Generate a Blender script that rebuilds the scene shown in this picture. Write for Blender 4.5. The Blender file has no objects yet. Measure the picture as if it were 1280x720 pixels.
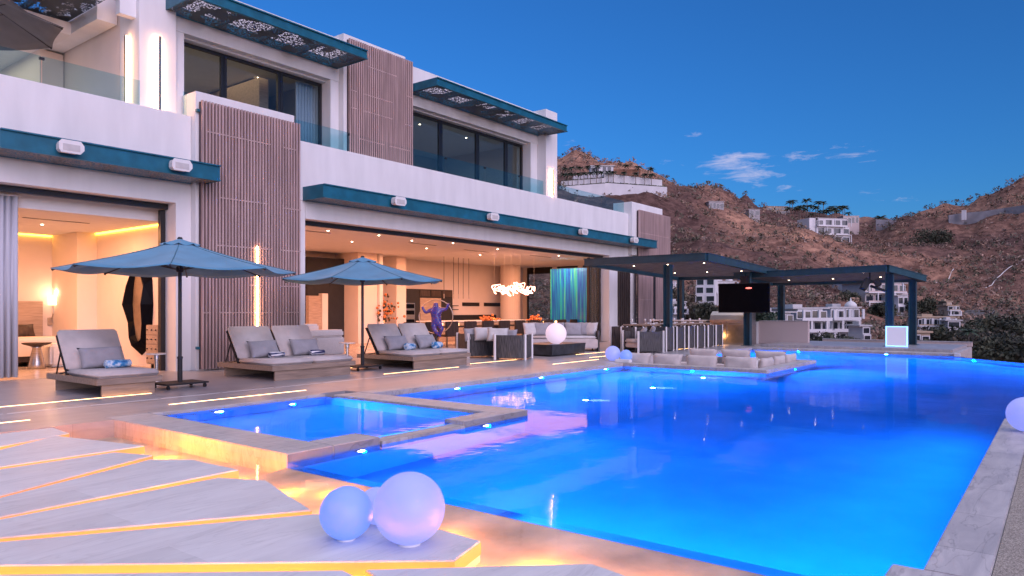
import bpy, bmesh, math, random
from mathutils import Vector, Matrix, Euler, noise as mnoise
R = math.radians
PI = math.pi
random.seed(7)
scene = bpy.context.scene
COL = scene.collection

# ------------------------------------------------------------------ helpers
def chain(o):
    m = Matrix.Identity(4)
    while o is not None:
        m = o.matrix_basis @ m
        o = o.parent
    return m

class MB:
    """collects faces and links them as ONE mesh object"""
    def __init__(s):
        s.v = []; s.f = []
    def add(s, vs, fs):
        o = len(s.v)
        s.v += [tuple(v) for v in vs]
        s.f += [tuple(i + o for i in f) for f in fs]
        return s
    def box(s, x0, x1, y0, y1, z0, z1):
        return s.add([(x0,y0,z0),(x1,y0,z0),(x1,y1,z0),(x0,y1,z0),(x0,y0,z1),(x1,y0,z1),(x1,y1,z1),(x0,y1,z1)],
                     [(0,3,2,1),(4,5,6,7),(0,1,5,4),(1,2,6,5),(2,3,7,6),(3,0,4,7)])
    def obox(s, c, size, rot=(0,0,0)):
        m = Matrix.Translation(c) @ Euler(rot).to_matrix().to_4x4()
        a, b, d = size[0]/2, size[1]/2, size[2]/2
        vs = [m @ Vector(p) for p in ((-a,-b,-d),(a,-b,-d),(a,b,-d),(-a,b,-d),(-a,-b,d),(a,-b,d),(a,b,d),(-a,b,d))]
        return s.add(vs, [(0,3,2,1),(4,5,6,7),(0,1,5,4),(1,2,6,5),(2,3,7,6),(3,0,4,7)])
    def prism(s, poly, z0, z1):
        a = sum(p[0]*q[1]-q[0]*p[1] for p, q in zip(poly, poly[1:]+poly[:1]))
        if a < 0: poly = poly[::-1]
        n = len(poly)
        z0s = z0 if isinstance(z0, (list, tuple)) else [z0]*n
        vs = [(p[0],p[1],z0) for p in poly] + [(p[0],p[1],z1) for p in poly]
        fs = [tuple(range(n-1,-1,-1)), tuple(range(n,2*n))]
        fs += [(i,(i+1)%n,n+(i+1)%n,n+i) for i in range(n)]
        return s.add(vs, fs)
    def sheet(s, poly, z):
        a = sum(p[0]*q[1]-q[0]*p[1] for p, q in zip(poly, poly[1:]+poly[:1]))
        if a < 0: poly = poly[::-1]
        return s.add([(p[0],p[1],z) for p in poly], [tuple(range(len(poly)))])
    def hexa(s, b, t):
        """eight corners: four bottom, four top, same order"""
        return s.add(list(b)+list(t), [(0,3,2,1),(4,5,6,7),(0,1,5,4),(1,2,6,5),(2,3,7,6),(3,0,4,7)])
    def ring(s, c, x, y, r, n):
        return [c + x*(r*math.cos(2*PI*i/n)) + y*(r*math.sin(2*PI*i/n)) for i in range(n)]
    def tube(s, pts, r, n=8, close=False):
        pts = [Vector(p) for p in pts]
        rs = r if isinstance(r, (list, tuple)) else [r]*len(pts)
        vs = []; N = len(pts); ref = Vector((0,0,1))
        for i, p in enumerate(pts):
            if close: t = pts[(i+1)%N] - pts[i-1]
            else: t = pts[min(i+1,N-1)] - pts[max(i-1,0)]
            t.normalize()
            rf = ref if abs(t.dot(ref)) < .95 else Vector((1,0,0))
            x = t.cross(rf).normalized(); y = x.cross(t).normalized()
            vs += s.ring(p, x, y, rs[i], n)
        fs = []
        for i in range(N if close else N-1):
            a = i*n; b = ((i+1)%N)*n
            fs += [(a+j, a+(j+1)%n, b+(j+1)%n, b+j) for j in range(n)]
        if not close:
            fs += [tuple(range(n-1,-1,-1)), tuple(range((N-1)*n, N*n))]
        return s.add(vs, fs)
    def cyl(s, p0, p1, r0, r1=None, n=14):
        return s.tube([p0, p1], [r0, r0 if r1 is None else r1], n)
    def lathe(s, c, prof, n=24):
        vs = []; c = Vector(c)
        for r, z in prof:
            vs += [c + Vector((r*math.cos(2*PI*i/n), r*math.sin(2*PI*i/n), z)) for i in range(n)]
        fs = []
        for k in range(len(prof)-1):
            a, b = k*n, (k+1)*n
            fs += [(a+j, a+(j+1)%n, b+(j+1)%n, b+j) for j in range(n)]
        fs += [tuple(range(n-1,-1,-1)), tuple(range((len(prof)-1)*n, len(prof)*n))]
        return s.add(vs, fs)
    def sphere(s, c, r, n=32, m=20, sc=(1,1,1)):
        prof = [(max(1e-4, r*math.sin(PI*k/m)), -r*math.cos(PI*k/m)) for k in range(m+1)]
        o = len(s.v); s.lathe((0,0,0), prof, n)
        c = Vector(c)
        s.v[o:] = [(c.x+v[0]*sc[0], c.y+v[1]*sc[1], c.z+v[2]*sc[2]) for v in s.v[o:]]
        return s
    def pillow(s, mat4, w, h, t, n=10, seed=0):
        """soft cushion in the local xz plane, thickness along y"""
        rnd = random.Random(seed)
        k1, k2 = rnd.uniform(-.06,.06), rnd.uniform(-.05,.05)
        def pt(i, j, side):
            u = -1+2*i/n; v = -1+2*j/n
            ed = max(0., (1-abs(u)**3)*(1-abs(v)**3))
            pin = 1-.06*(abs(u*v))**.5*0 - .07*(1-abs(u)**2)*abs(v)**4 - .0*(1-v*v)
            pin2 = 1 - .07*(1-v*v)*abs(u)**4
            y = side*t/2*(ed**.45) + .012*math.sin(3*u+7*k1*9)*math.cos(4*v+k2*60)
            return mat4 @ Vector((u*w/2*pin2, y, v*h/2*pin))
        vs = []; fs = []
        for side in (-1, 1):
            for j in range(n+1):
                for i in range(n+1): vs.append(pt(i,j,side))
        q = (n+1)*(n+1)
        for j in range(n):
            for i in range(n):
                a = j*(n+1)+i
                fs.append((a, a+1, a+n+2, a+n+1)); fs.append((q+a, q+a+n+1, q+a+n+2, q+a+1))
        return s.add(vs, fs)
    def build(s, name, mat, parent=None, smooth=False, bevel=0, local=False, weld=False, recalc=True):
        me = bpy.data.meshes.new(name)
        vs = s.v
        if parent is not None and not local:
            inv = chain(parent).inverted()
            vs = [inv @ Vector(v) for v in vs]
        me.from_pydata(vs, [], s.f)
        bm = bmesh.new(); bm.from_mesh(me)
        if weld: bmesh.ops.remove_doubles(bm, verts=bm.verts, dist=1e-4)
        if bevel:
            es = [e for e in bm.edges if len(e.link_faces) == 2 and e.calc_face_angle(0) > .6]
            bmesh.ops.bevel(bm, geom=es, offset=bevel, segments=2, affect='EDGES', clamp_overlap=True)
        if recalc: bmesh.ops.recalc_face_normals(bm, faces=bm.faces)
        bm.to_mesh(me); bm.free()
        if smooth:
            for p in me.polygons: p.use_smooth = True
        if mat is not None:
            me.materials.append(mat)
        o = bpy.data.objects.new(name, me); COL.objects.link(o)
        if parent is not None: o.parent = parent
        return o

def tag(o, label=None, cat=None, group=None, kind=None):
    if label: o['label'] = label
    if cat: o['category'] = cat
    if group: o['group'] = group
    if kind: o['kind'] = kind
    return o
def thing(name, label, cat, loc=(0,0,0), rz=0, group=None):
    o = bpy.data.objects.new(name, None); COL.objects.link(o)
    o.location = loc; o.rotation_euler = (0,0,rz); o.empty_display_size = .2
    return tag(o, label, cat, group)
def struct(o): return tag(o, kind='structure')
def dup(root, loc, rz, label=None, group=None, scale=None):
    r = root.copy(); COL.objects.link(r); r.location = loc; r.rotation_euler = (0,0,rz)
    if label: r['label'] = label
    if group: r['group'] = group
    if scale: r.scale = (scale,)*3
    for ch in list(root.children):
        c = ch.copy(); COL.objects.link(c); c.parent = r
        for g in list(ch.children):
            d = g.copy(); COL.objects.link(d); d.parent = c
    return r

# ------------------------------------------------------------------ materials
def nt(name):
    m = bpy.data.materials.new(name); m.use_nodes = True
    return m, m.node_tree.nodes, m.node_tree.links
def mat(name, col, rough=.6, metal=0, var=.12, scale=4., bump=0., bscale=40., stretch=(1,1,1), spec=.5, col2=None, detail=6, coat=0, sheen=0, contrast=(.3,.7)):
    m, N, L = nt(name)
    b = N['Principled BSDF']
    b.inputs['Roughness'].default_value = rough; b.inputs['Metallic'].default_value = metal
    b.inputs['Specular IOR Level'].default_value = spec
    b.inputs['Coat Weight'].default_value = coat
    if sheen: b.inputs['Sheen Weight'].default_value = sheen
    tc = N.new('ShaderNodeTexCoord'); mp = N.new('ShaderNodeMapping')
    mp.inputs['Scale'].default_value = stretch
    L.new(tc.outputs['Object'], mp.inputs['Vector'])
    nz = N.new('ShaderNodeTexNoise'); nz.inputs['Scale'].default_value = scale; nz.inputs['Detail'].default_value = detail
    L.new(mp.outputs['Vector'], nz.inputs['Vector'])
    cr = N.new('ShaderNodeValToRGB')
    c2 = col2 or tuple(c*(1-2*var) for c in col)
    c1 = col if col2 else tuple(min(1, c*(1+var)) for c in col)
    cr.color_ramp.elements[0].position = contrast[0]; cr.color_ramp.elements[1].position = contrast[1]
    cr.color_ramp.elements[0].color = (*c2,1); cr.color_ramp.elements[1].color = (*c1,1)
    L.new(nz.outputs['Fac'], cr.inputs['Fac']); L.new(cr.outputs['Color'], b.inputs['Base Color'])
    if bump:
        n2 = N.new('ShaderNodeTexNoise'); n2.inputs['Scale'].default_value = bscale; n2.inputs['Detail'].default_value = 5
        L.new(mp.outputs['Vector'], n2.inputs['Vector'])
        bp = N.new('ShaderNodeBump'); bp.inputs['Strength'].default_value = bump; bp.inputs['Distance'].default_value = .01
        L.new(n2.outputs['Fac'], bp.inputs['Height']); L.new(bp.outputs['Normal'], b.inputs['Normal'])
    return m
def emit(name, col, strength, base=(.8,.8,.8)):
    m, N, L = nt(name)
    b = N['Principled BSDF']; b.inputs['Base Color'].default_value = (*base,1)
    b.inputs['Emission Color'].default_value = (*col,1); b.inputs['Emission Strength'].default_value = strength
    return m
def two_sided(N, L, fr, n):
    ge = N.new('ShaderNodeNewGeometry'); ma = N.new('ShaderNodeMath'); ma.operation = 'MULTIPLY_ADD'
    L.new(ge.outputs['Backfacing'], ma.inputs[0]); ma.inputs[1].default_value = 1/n-n; ma.inputs[2].default_value = n
    L.new(ma.outputs[0], fr.inputs['IOR'])
def glass(name, tint=(.9,.97,1), rough=.0, refl=1.0, f0=1.45):
    m, N, L = nt(name); N.remove(N['Principled BSDF'])
    out = N['Material Output']
    tr = N.new('ShaderNodeBsdfTransparent'); tr.inputs['Color'].default_value = (*tint,1)
    gl = N.new('ShaderNodeBsdfGlossy'); gl.inputs['Roughness'].default_value = rough
    fr = N.new('ShaderNodeFresnel'); two_sided(N, L, fr, f0)
    mx = N.new('ShaderNodeMixShader')
    L.new(fr.outputs['Fac'], mx.inputs['Fac']); L.new(tr.outputs['BSDF'], mx.inputs[1]); L.new(gl.outputs['BSDF'], mx.inputs[2])
    L.new(mx.outputs['Shader'], out.inputs['Surface'])
    return m
def water_mat(name, tint, rough=.02, bump=.1, scale=2.0, deep=False):
    m, N, L = nt(name); N.remove(N['Principled BSDF']); out = N['Material Output']
    tr = N.new('ShaderNodeBsdfTransparent'); tr.inputs['Color'].default_value = (*tint,1)
    if deep:      # real refraction for the deep basin; the lamps are under the same surface as the floor they light
        N.remove(tr); tr = N.new('ShaderNodeBsdfRefraction'); tr.inputs['Color'].default_value = (*tint,1); tr.inputs['IOR'].default_value = 1.33; tr.inputs['Roughness'].default_value = .0
    gl = N.new('ShaderNodeBsdfGlossy'); gl.inputs['Roughness'].default_value = rough
    fr = N.new('ShaderNodeFresnel')
    if deep: fr.inputs['IOR'].default_value = 1.33
    else: two_sided(N, L, fr, 1.33)
    mx = N.new('ShaderNodeMixShader')
    tc = N.new('ShaderNodeTexCoord')
    nz = N.new('ShaderNodeTexNoise'); nz.inputs['Scale'].default_value = scale; nz.inputs['Detail'].default_value = 3; nz.inputs['Roughness'].default_value=.6
    L.new(tc.outputs['Object'], nz.inputs['Vector'])
    bp = N.new('ShaderNodeBump'); bp.inputs['Strength'].default_value = bump; bp.inputs['Distance'].default_value = .02
    L.new(nz.outputs['Fac'], bp.inputs['Height'])
    if deep: L.new(bp.outputs['Normal'], tr.inputs['Normal'])
    L.new(bp.outputs['Normal'], gl.inputs['Normal']); L.new(bp.outputs['Normal'], fr.inputs['Normal'])
    rd = N.new('ShaderNodeMath'); rd.operation = 'MULTIPLY'; rd.inputs[1].default_value = .37   # wavelets shade one another at grazing angles
    L.new(fr.outputs['Fac'], rd.inputs[0]); L.new(rd.outputs[0], mx.inputs['Fac']); L.new(tr.outputs['BSDF'], mx.inputs[1]); L.new(gl.outputs['BSDF'], mx.inputs[2])
    L.new(mx.outputs['Shader'], out.inputs['Surface'])
    return m
def perforated(name, col, scale, lo, leaf=True):
    """sheet metal with leaf-shaped cut-outs in clusters"""
    m, N, L = nt(name); b = N['Principled BSDF']; out = N['Material Output']
    b.inputs['Base Color'].default_value = (*col,1); b.inputs['Roughness'].default_value = .5
    tc = N.new('ShaderNodeTexCoord')
    mp = N.new('ShaderNodeMapping'); mp.inputs['Rotation'].default_value = (0,0,.6); mp.inputs['Scale'].default_value = (1,1.9,1)
    L.new(tc.outputs['Object'], mp.inputs['Vector'])
    vo = N.new('ShaderNodeTexVoronoi'); vo.inputs['Scale'].default_value = scale; vo.feature = 'F1'
    L.new(mp.outputs['Vector'], vo.inputs['Vector'])
    a = N.new('ShaderNodeMath'); a.operation = 'LESS_THAN'; a.inputs[1].default_value = .42
    L.new(vo.outputs['Distance'], a.inputs[0])
    nz = N.new('ShaderNodeTexNoise'); nz.inputs['Scale'].default_value = 1.6; nz.inputs['Detail'].default_value = 3
    L.new(tc.outputs['Object'], nz.inputs['Vector'])
    g = N.new('ShaderNodeMath'); g.operation = 'GREATER_THAN'; g.inputs[1].default_value = lo
    L.new(nz.outputs['Fac'], g.inputs[0])
    mu = N.new('ShaderNodeMath'); mu.operation = 'MULTIPLY'
    L.new(a.outputs[0], mu.inputs[0]); L.new(g.outputs[0], mu.inputs[1])
    tr = N.new('ShaderNodeBsdfTransparent'); mx = N.new('ShaderNodeMixShader')
    L.new(mu.outputs[0], mx.inputs['Fac']); L.new(b.outputs['BSDF'], mx.inputs[1]); L.new(tr.outputs['BSDF'], mx.inputs[2])
    L.new(mx.outputs['Shader'], out.inputs['Surface'])
    return m
def streaks(name, cols, scale, axis_scale, rough=.4):
    m, N, L = nt(name); b = N['Principled BSDF']; b.inputs['Roughness'].default_value = rough
    tc = N.new('ShaderNodeTexCoord'); mp = N.new('ShaderNodeMapping'); mp.inputs['Scale'].default_value = axis_scale
    L.new(tc.outputs['Object'], mp.inputs['Vector'])
    nz = N.new('ShaderNodeTexNoise'); nz.inputs['Scale'].default_value = scale; nz.inputs['Detail'].default_value = 4
    L.new(mp.outputs['Vector'], nz.inputs['Vector'])
    cr = N.new('ShaderNodeValToRGB'); e = cr.color_ramp.elements
    lo, hi = .3, .7
    e[0].position = lo; e[0].color = (*cols[0],1); e[1].position = hi; e[1].color = (*cols[-1],1)
    for i, c in enumerate(cols[1:-1]):
        q = e.new(lo+(hi-lo)*(i+1)/(len(cols)-1)); q.color = (*c,1)
    L.new(nz.outputs['Fac'], cr.inputs['Fac']); L.new(cr.outputs['Color'], b.inputs['Base Color'])
    return m
def stone_tiles(name, c1, c2, tile=(1.2,.6), rough=.35, groove=.5, bump=.15, veins=0):
    """honed stone laid in big tiles: brick texture joints + drifting tone + fine veins"""
    m, N, L = nt(name); b = N['Principled BSDF']
    tc = N.new('ShaderNodeTexCoord')
    br = N.new('ShaderNodeTexBrick'); br.inputs['Scale'].default_value = 1
    br.inputs['Brick Width'].default_value = tile[0]; br.inputs['Row Height'].default_value = tile[1]
    br.inputs['Mortar Size'].default_value = .004; br.inputs['Mortar Smooth'].default_value = .3
    br.inputs['Color1'].default_value = (1,1,1,1); br.inputs['Color2'].default_value = (.82,.82,.82,1); br.inputs['Mortar'].default_value = (groove,groove,groove,1)
    L.new(tc.outputs['Object'], br.inputs['Vector'])
    mp = N.new('ShaderNodeMapping'); mp.inputs['Scale'].default_value = (.5,2.2,1); mp.inputs['Rotation'].default_value=(0,0,.12)
    L.new(tc.outputs['Object'], mp.inputs['Vector'])
    nz = N.new('ShaderNodeTexNoise'); nz.inputs['Scale'].default_value = 3.; nz.inputs['Detail'].default_value = 9; nz.inputs['Roughness'].default_value = .68; nz.inputs['Distortion'].default_value = .6
    L.new(mp.outputs['Vector'], nz.inputs['Vector'])
    cr = N.new('ShaderNodeValToRGB'); cr.color_ramp.elements[0].position=.32; cr.color_ramp.elements[1].position=.68
    cr.color_ramp.elements[0].color=(*c2,1); cr.color_ramp.elements[1].color=(*c1,1)
    L.new(nz.outputs['Fac'], cr.inputs['Fac'])
    mx = N.new('ShaderNodeMix'); mx.data_type='RGBA'; mx.blend_type='MULTIPLY'; mx.inputs['Factor'].default_value = 1
    L.new(cr.outputs['Color'], mx.inputs[6]); L.new(br.outputs['Color'], mx.inputs[7])
    src = mx.outputs[2]
    if veins:
        n3 = N.new('ShaderNodeTexNoise'); n3.inputs['Scale'].default_value = 2.2; n3.inputs['Detail'].default_value = 7; n3.inputs['Distortion'].default_value = 1.2
        L.new(mp.outputs['Vector'], n3.inputs['Vector'])
        c3 = N.new('ShaderNodeValToRGB'); e = c3.color_ramp.elements
        e[0].position=.478; e[0].color=(1,1,1,1); e[1].position=.52; e[1].color=(1,1,1,1)
        q=e.new(.5); q.color=(1-veins,)*3+(1,)
        L.new(n3.outputs['Fac'], c3.inputs['Fac'])
        m2 = N.new('ShaderNodeMix'); m2.data_type='RGBA'; m2.blend_type='MULTIPLY'; m2.inputs['Factor'].default_value = 1
        L.new(src, m2.inputs[6]); L.new(c3.outputs['Color'], m2.inputs[7]); src = m2.outputs[2]
    L.new(src, b.inputs['Base Color'])
    rr = N.new('ShaderNodeMapRange'); rr.inputs['To Min'].default_value = rough-.1; rr.inputs['To Max'].default_value = rough+.15
    L.new(nz.outputs['Fac'], rr.inputs['Value']); L.new(rr.outputs['Result'], b.inputs['Roughness'])
    bp = N.new('ShaderNodeBump'); bp.inputs['Strength'].default_value = bump; bp.inputs['Distance'].default_value = .006
    ad = N.new('ShaderNodeMath'); ad.operation='MULTIPLY_ADD'; ad.inputs[1].default_value=-1.5
    L.new(br.outputs['Fac'], ad.inputs[0]); L.new(nz.outputs['Fac'], ad.inputs[2])
    L.new(ad.outputs[0], bp.inputs['Height']); L.new(bp.outputs['Normal'], b.inputs['Normal'])
    return m

M = {}
M['stucco'] = mat('white_stucco', (.76,.755,.75), .75, var=.045, scale=1.5, stretch=(1.6,1.6,.35), bump=.12, bscale=60)
M['plaster'] = mat('interior_plaster', (.74,.635,.56), .7, var=.02, scale=2)
M['ceiling'] = mat('ceiling_plaster', (.75,.73,.71), .8, var=.02)
M['teal'] = mat('teal_painted_steel', (.010,.125,.19), .42, var=.15, scale=3, bump=.03)
M['navy'] = mat('dark_blue_steel', (.018,.06,.085), .4, var=.12, scale=3, bump=.03)
M['perf_up'] = perforated('perforated_leaf_sheet', (.035,.05,.06), 17, .46)
M['perf_lo'] = perforated('perforated_fine_sheet', (.18,.16,.15), 22, .36)
M['slat'] = mat('mauve_slat_wood', (.48,.34,.315), .55, var=.16, scale=2, stretch=(6,6,.4), bump=.1)
M['slatback'] = mat('dark_slat_backing', (.07,.042,.05), .7, var=.2, scale=1.5)
M['black'] = mat('black_metal', (.012,.012,.014), .4, var=.1)
M['blackm'] = mat('black_matte', (.018,.018,.02), .75, var=.1)
M['glass'] = glass('window_glass', (.80,.88,.90))
M['railglass'] = glass('railing_glass', (.76,.91,.93))
M['cloth_blue'] = mat('umbrella_canvas', (.075,.25,.40), .85, var=.10, scale=2.2, bump=.35, bscale=7, sheen=.2)
M['cloth_grey'] = mat('grey_umbrella_canvas', (.17,.165,.17), .85, var=.06, scale=3, bump=.25, bscale=220)
M['cushion'] = mat('taupe_cushion', (.52,.47,.455), .9, var=.06, scale=5, bump=.55, bscale=13, sheen=.2)
M['cushion2'] = mat('grey_pillow_fabric', (.30,.295,.32), .9, var=.08, scale=5, bump=.6, bscale=15, sheen=.2)
M['cushw'] = mat('pale_pillow_fabric', (.55,.53,.52), .9, var=.06, scale=5, bump=.6, bscale=15)
M['wood'] = mat('weathered_teak', (.29,.21,.16), .6, var=.16, scale=3, stretch=(1,1,9), bump=.15, bscale=14)
M['woodx'] = mat('weathered_teak_long', (.31,.225,.17), .6, var=.16, scale=3, stretch=(.7,9,9), bump=.15, bscale=14)
M['towel_navy'] = streaks('navy_striped_towel', [(.015,.02,.09),(.015,.02,.09),(.7,.7,.72),(.75,.75,.78)], 3.2, (.4,9,9), .9)
M['towel_blue'] = streaks('marbled_blue_towel', [(.02,.10,.30),(.05,.25,.5),(.6,.68,.75),(.1,.3,.6)], 9, (1,1,1), .9)
M['deck'] = stone_tiles('honed_deck_stone', (.47,.45,.465), (.29,.275,.295), (1.5,.6), .30, .60, .2)
M['coping'] = stone_tiles('travertine_coping', (.62,.575,.57), (.42,.385,.39), (.9,2.0), .42, .6, .5, veins=.28)
M['slab'] = stone_tiles('pale_floating_slab_stone', (.74,.72,.73), (.61,.59,.61), (30,30), .45, 1, .12, veins=.12)
M['basin'] = mat('pale_pool_plaster', (.62,.68,.72), .6, var=.07, scale=1.2, bump=.1)
M['shallow'] = mat('reflecting_pool_stone', (.66,.51,.37), .5, var=.2, scale=2.2, bump=.2)
M['aggregate'] = mat('exposed_aggregate', (.40,.35,.30), .8, var=.35, scale=130, bump=.6, bscale=160, detail=2)
M['rattan'] = mat('charcoal_rope_weave', (.075,.07,.07), .7, var=.45, scale=9, stretch=(8,8,.5), bump=.5, bscale=30)
M['white_metal'] = mat('white_powder_coat', (.75,.73,.72), .4, var=.03)
M['steel'] = mat('brushed_steel', (.55,.52,.50), .3, 1, var=.12, scale=3, stretch=(1,1,30))
M['brass'] = mat('pale_bronze', (.5,.42,.33), .35, 1, var=.1)
M['darkstone'] = mat('dark_slate_table', (.035,.04,.045), .4, var=.3, scale=6, bump=.1)
M['upholstery'] = mat('white_boucle', (.68,.65,.62), .9, var=.04, scale=30, bump=.4, bscale=120)
M['curtain'] = mat('pale_linen_curtain', (.52,.54,.60), .9, var=.08, scale=2, stretch=(8,8,.3))
M['floor_in'] = stone_tiles('polished_interior_stone', (.48,.42,.37), (.36,.31,.27), (1.2,.6), .22, .7, .05)
M['oak'] = mat('limed_oak', (.42,.31,.23), .55, var=.14, scale=3, stretch=(1,9,9))
M['darkwood'] = mat('dark_walnut', (.055,.035,.027), .5, var=.3, scale=3, stretch=(6,6,.6))
M['painting'] = streaks('poured_blue_green_paint', [(.30,.45,.20),(.01,.34,.36),(.0,.18,.52),(.0,.07,.40),(.0,.16,.52),(.0,.30,.46),(.01,.38,.34),(.10,.42,.26)], 2.0, (3,3,.10), .3)
M['blueglaze'] = streaks('blue_violet_glaze', [(.005,.015,.22),(.005,.05,.42),(.14,.03,.06),(.005,.06,.40),(.01,.01,.12),(.40,.22,.2)], 14, (1,1,1), .2)
M['fruit'] = mat('orange_flowers', (.75,.22,.06), .6, var=.4, scale=12)
M['foliage'] = mat('dark_green_foliage', (.065,.07,.04), .7, var=.5, scale=.5)
M['foliage2'] = mat('olive_foliage', (.11,.09,.06), .7, var=.5, scale=.5)
M['palmleaf'] = mat('palm_frond', (.035,.065,.035), .6, var=.4, scale=1)
M['bark'] = mat('pale_bark', (.20,.16,.13), .85, var=.3, scale=4)
M['white_house'] = mat('white_rendered_wall', (.66,.65,.66), .8, var=.05, scale=.3)
M['pink_house'] = mat('rose_rendered_wall', (.58,.47,.44), .8, var=.06, scale=.3)
M['tan_house'] = mat('sandy_rendered_wall', (.46,.34,.24), .8, var=.1, scale=.3)
M['grey_house'] = mat('bare_concrete', (.36,.34,.34), .85, var=.12, scale=.4)
M['winglass'] = mat('dark_window_glass', (.03,.035,.045), .12, var=.2, scale=.4)
M['roof_grey'] = mat('pale_flat_roof', (.5,.48,.48), .8, var=.06)
M['brickred'] = mat('red_earth', (.26,.12,.075), .9, var=.2, scale=.6)
M['retain'] = mat('retaining_wall_concrete', (.27,.26,.28), .85, var=.12, scale=.3)
M['asphalt'] = mat('dusty_asphalt', (.13,.12,.125), .85, var=.15, scale=.5)
M['led'] = emit('warm_led', (1.0,.50,.17), 5)
M['led_slab'] = emit('amber_led', (1.0,.27,.012), 60)
M['edge_glow'] = emit('amber_edge_glow', (1.0,.30,.05), .50, (.25,.17,.10))  # glow put into the slab edges in place of LED light falling there
M['bar'] = emit('warm_wall_bar', (1.0,.46,.19), 20)
M['globe'] = emit('lavender_globe', (.26,.31,.95), .46, (.19,.20,.27))
M['globe_b'] = emit('blue_globe', (.11,.25,.95), .46, (.18,.20,.30))
M['globe_w'] = emit('pale_globe', (.80,.60,.80), .42, (.45,.42,.45))
M['poollens'] = emit('pool_lamp_lens', (1.0,.88,1.0), 8)
M['spotlens'] = emit('downlight_lens', (1.0,.75,.5), 14)
M['chand'] = emit('neon_tube', (1.0,.40,.27), 4.5)
M['cove'] = emit('cove_led', (1.0,.42,.04), 5)
M['shade'] = emit('lamp_shade_lit', (1.0,.62,.34), 2.4)
M['panel_lit'] = emit('frosted_lit_acrylic', (.55,.52,.80), .20, (.6,.6,.62))
M['panel_edge'] = emit('blue_lit_edge', (.08,.38,1.0), 1.4)
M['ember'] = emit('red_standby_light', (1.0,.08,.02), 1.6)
M['candle'] = emit('candle_glow', (1.0,.40,.12), 3)
M['lattice'] = mat('pale_roof_slat_wood', (.12,.10,.095), .6, var=.15, scale=3)
M['screen'] = mat('black_screen', (.004,.0045,.007), .3, var=.1, spec=.04)
M['towelstripe'] = mat('white_towel', (.7,.7,.72), .9, var=.04)
M['water'] = water_mat('pool_water', (.70,.88,1.0), .03, .16, 1.6, True)
M['water_shallow'] = water_mat('shallow_water', (.93,.96,.97), .03, .10, 1.6)

# ------------------------------------------------------------------ camera
TH = math.atan(688/900.); CC, SS = math.cos(TH), math.sin(TH)
cam = bpy.data.cameras.new('camera'); co = bpy.data.objects.new('camera', cam); COL.objects.link(co)
co.location = (0,0,1.4); co.rotation_euler = (R(90), 0, math.atan2(-CC, SS))
cam.sensor_width = 36; cam.lens = 900/1280*36; cam.shift_y = 28/1280
cam.clip_start = .05; cam.clip_end = 5000
scene.camera = co
def bearing(u, d, z=0.):
    """point at depth d along the compass bearing that the camera shows at column u"""
    k = (u-640)/900*d
    return Vector((CC*d+SS*k, SS*d-CC*k, z))

# ------------------------------------------------------------------ sky and light
w = bpy.data.worlds.new('World'); scene.world = w; w.use_nodes = True
N = w.node_tree.nodes; L = w.node_tree.links
bg = N['Background']
SUN_AZ = Vector((-.40,-1.0)).normalized()      # towards the afterglow, behind the camera
SUN_EL = R(6)
sky = N.new('ShaderNodeTexSky'); sky.sky_type = 'NISHITA'; sky.sun_disc = False
sky.sun_elevation = SUN_EL; sky.sun_rotation = math.atan2(SUN_AZ.x, SUN_AZ.y)
sky.air_density = 1.0; sky.dust_density = .3; sky.ozone_density = 6.0; sky.altitude = 100
tc = N.new('ShaderNodeTexCoord')
# thin evening clouds low over the valley
nzc = N.new('ShaderNodeTexNoise'); nzc.inputs['Scale'].default_value = 19; nzc.inputs['Detail'].default_value = 8; nzc.inputs['Roughness'].default_value = .68; nzc.inputs['Distortion'].default_value = .4
mpc = N.new('ShaderNodeMapping'); mpc.inputs['Scale'].default_value = (1,1,5.0)
L.new(tc.outputs['Generated'], mpc.inputs['Vector']); L.new(mpc.outputs['Vector'], nzc.inputs['Vector'])
def math_(op, a, b=None, c=None, clamp=False):
    n = N.new('ShaderNodeMath'); n.operation = op; n.use_clamp = clamp
    for i, x in enumerate((a, b, c)):
        if x is None: continue
        if isinstance(x, (int, float)): n.inputs[i].default_value = x
        else: L.new(x, n.inputs[i])
    return n.outputs[0]
def patch(u, v, su, sv, gain):
    """soft elliptical bank of cloud round one direction of the sky"""
    d0 = Vector((CC+SS*(u-640)/900, SS-CC*(u-640)/900, (388-v)/900.)).normalized()
    rt = Vector((-d0.y, d0.x, 0)).normalized(); up = d0.cross(-rt)
    def dot(vec):
        n = N.new('ShaderNodeVectorMath'); n.operation = 'DOT_PRODUCT'; n.inputs[1].default_value = vec
        L.new(tc.outputs['Generated'], n.inputs[0]); return n.outputs['Value']
    a = math_('DIVIDE', dot(rt), su/900.); b = math_('DIVIDE', dot(up), sv/900.)
    f = math_('GREATER_THAN', dot(d0), 0.)
    rr = math_('ADD', math_('MULTIPLY', a, a), math_('MULTIPLY', b, b))
    e = math_('SUBTRACT', 1., rr, clamp=True)
    return math_('MULTIPLY', math_('MULTIPLY', e, gain), f)
tot = None
for args in ((922,204,80,30,.82),(946,219,60,18,.85),(1000,192,80,26,.60),(1076,192,60,22,.62),(886,166,50,14,.60),(708,181,26,14,.85),(836,205,60,22,.55),(1100,250,150,22,.45),(980,238,110,20,.52),(760,170,90,30,.40)):
    p = patch(*args); tot = p if tot is None else math_('MAXIMUM', tot, p)
cl = math_('MULTIPLY_ADD', tot, .47, math_('SUBTRACT', nzc.outputs['Fac'], .80))
cl = math_('MULTIPLY', cl, 1.7, clamp=True)
cl = math_('MULTIPLY', cl, math_('GREATER_THAN', tot, .0001))
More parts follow.
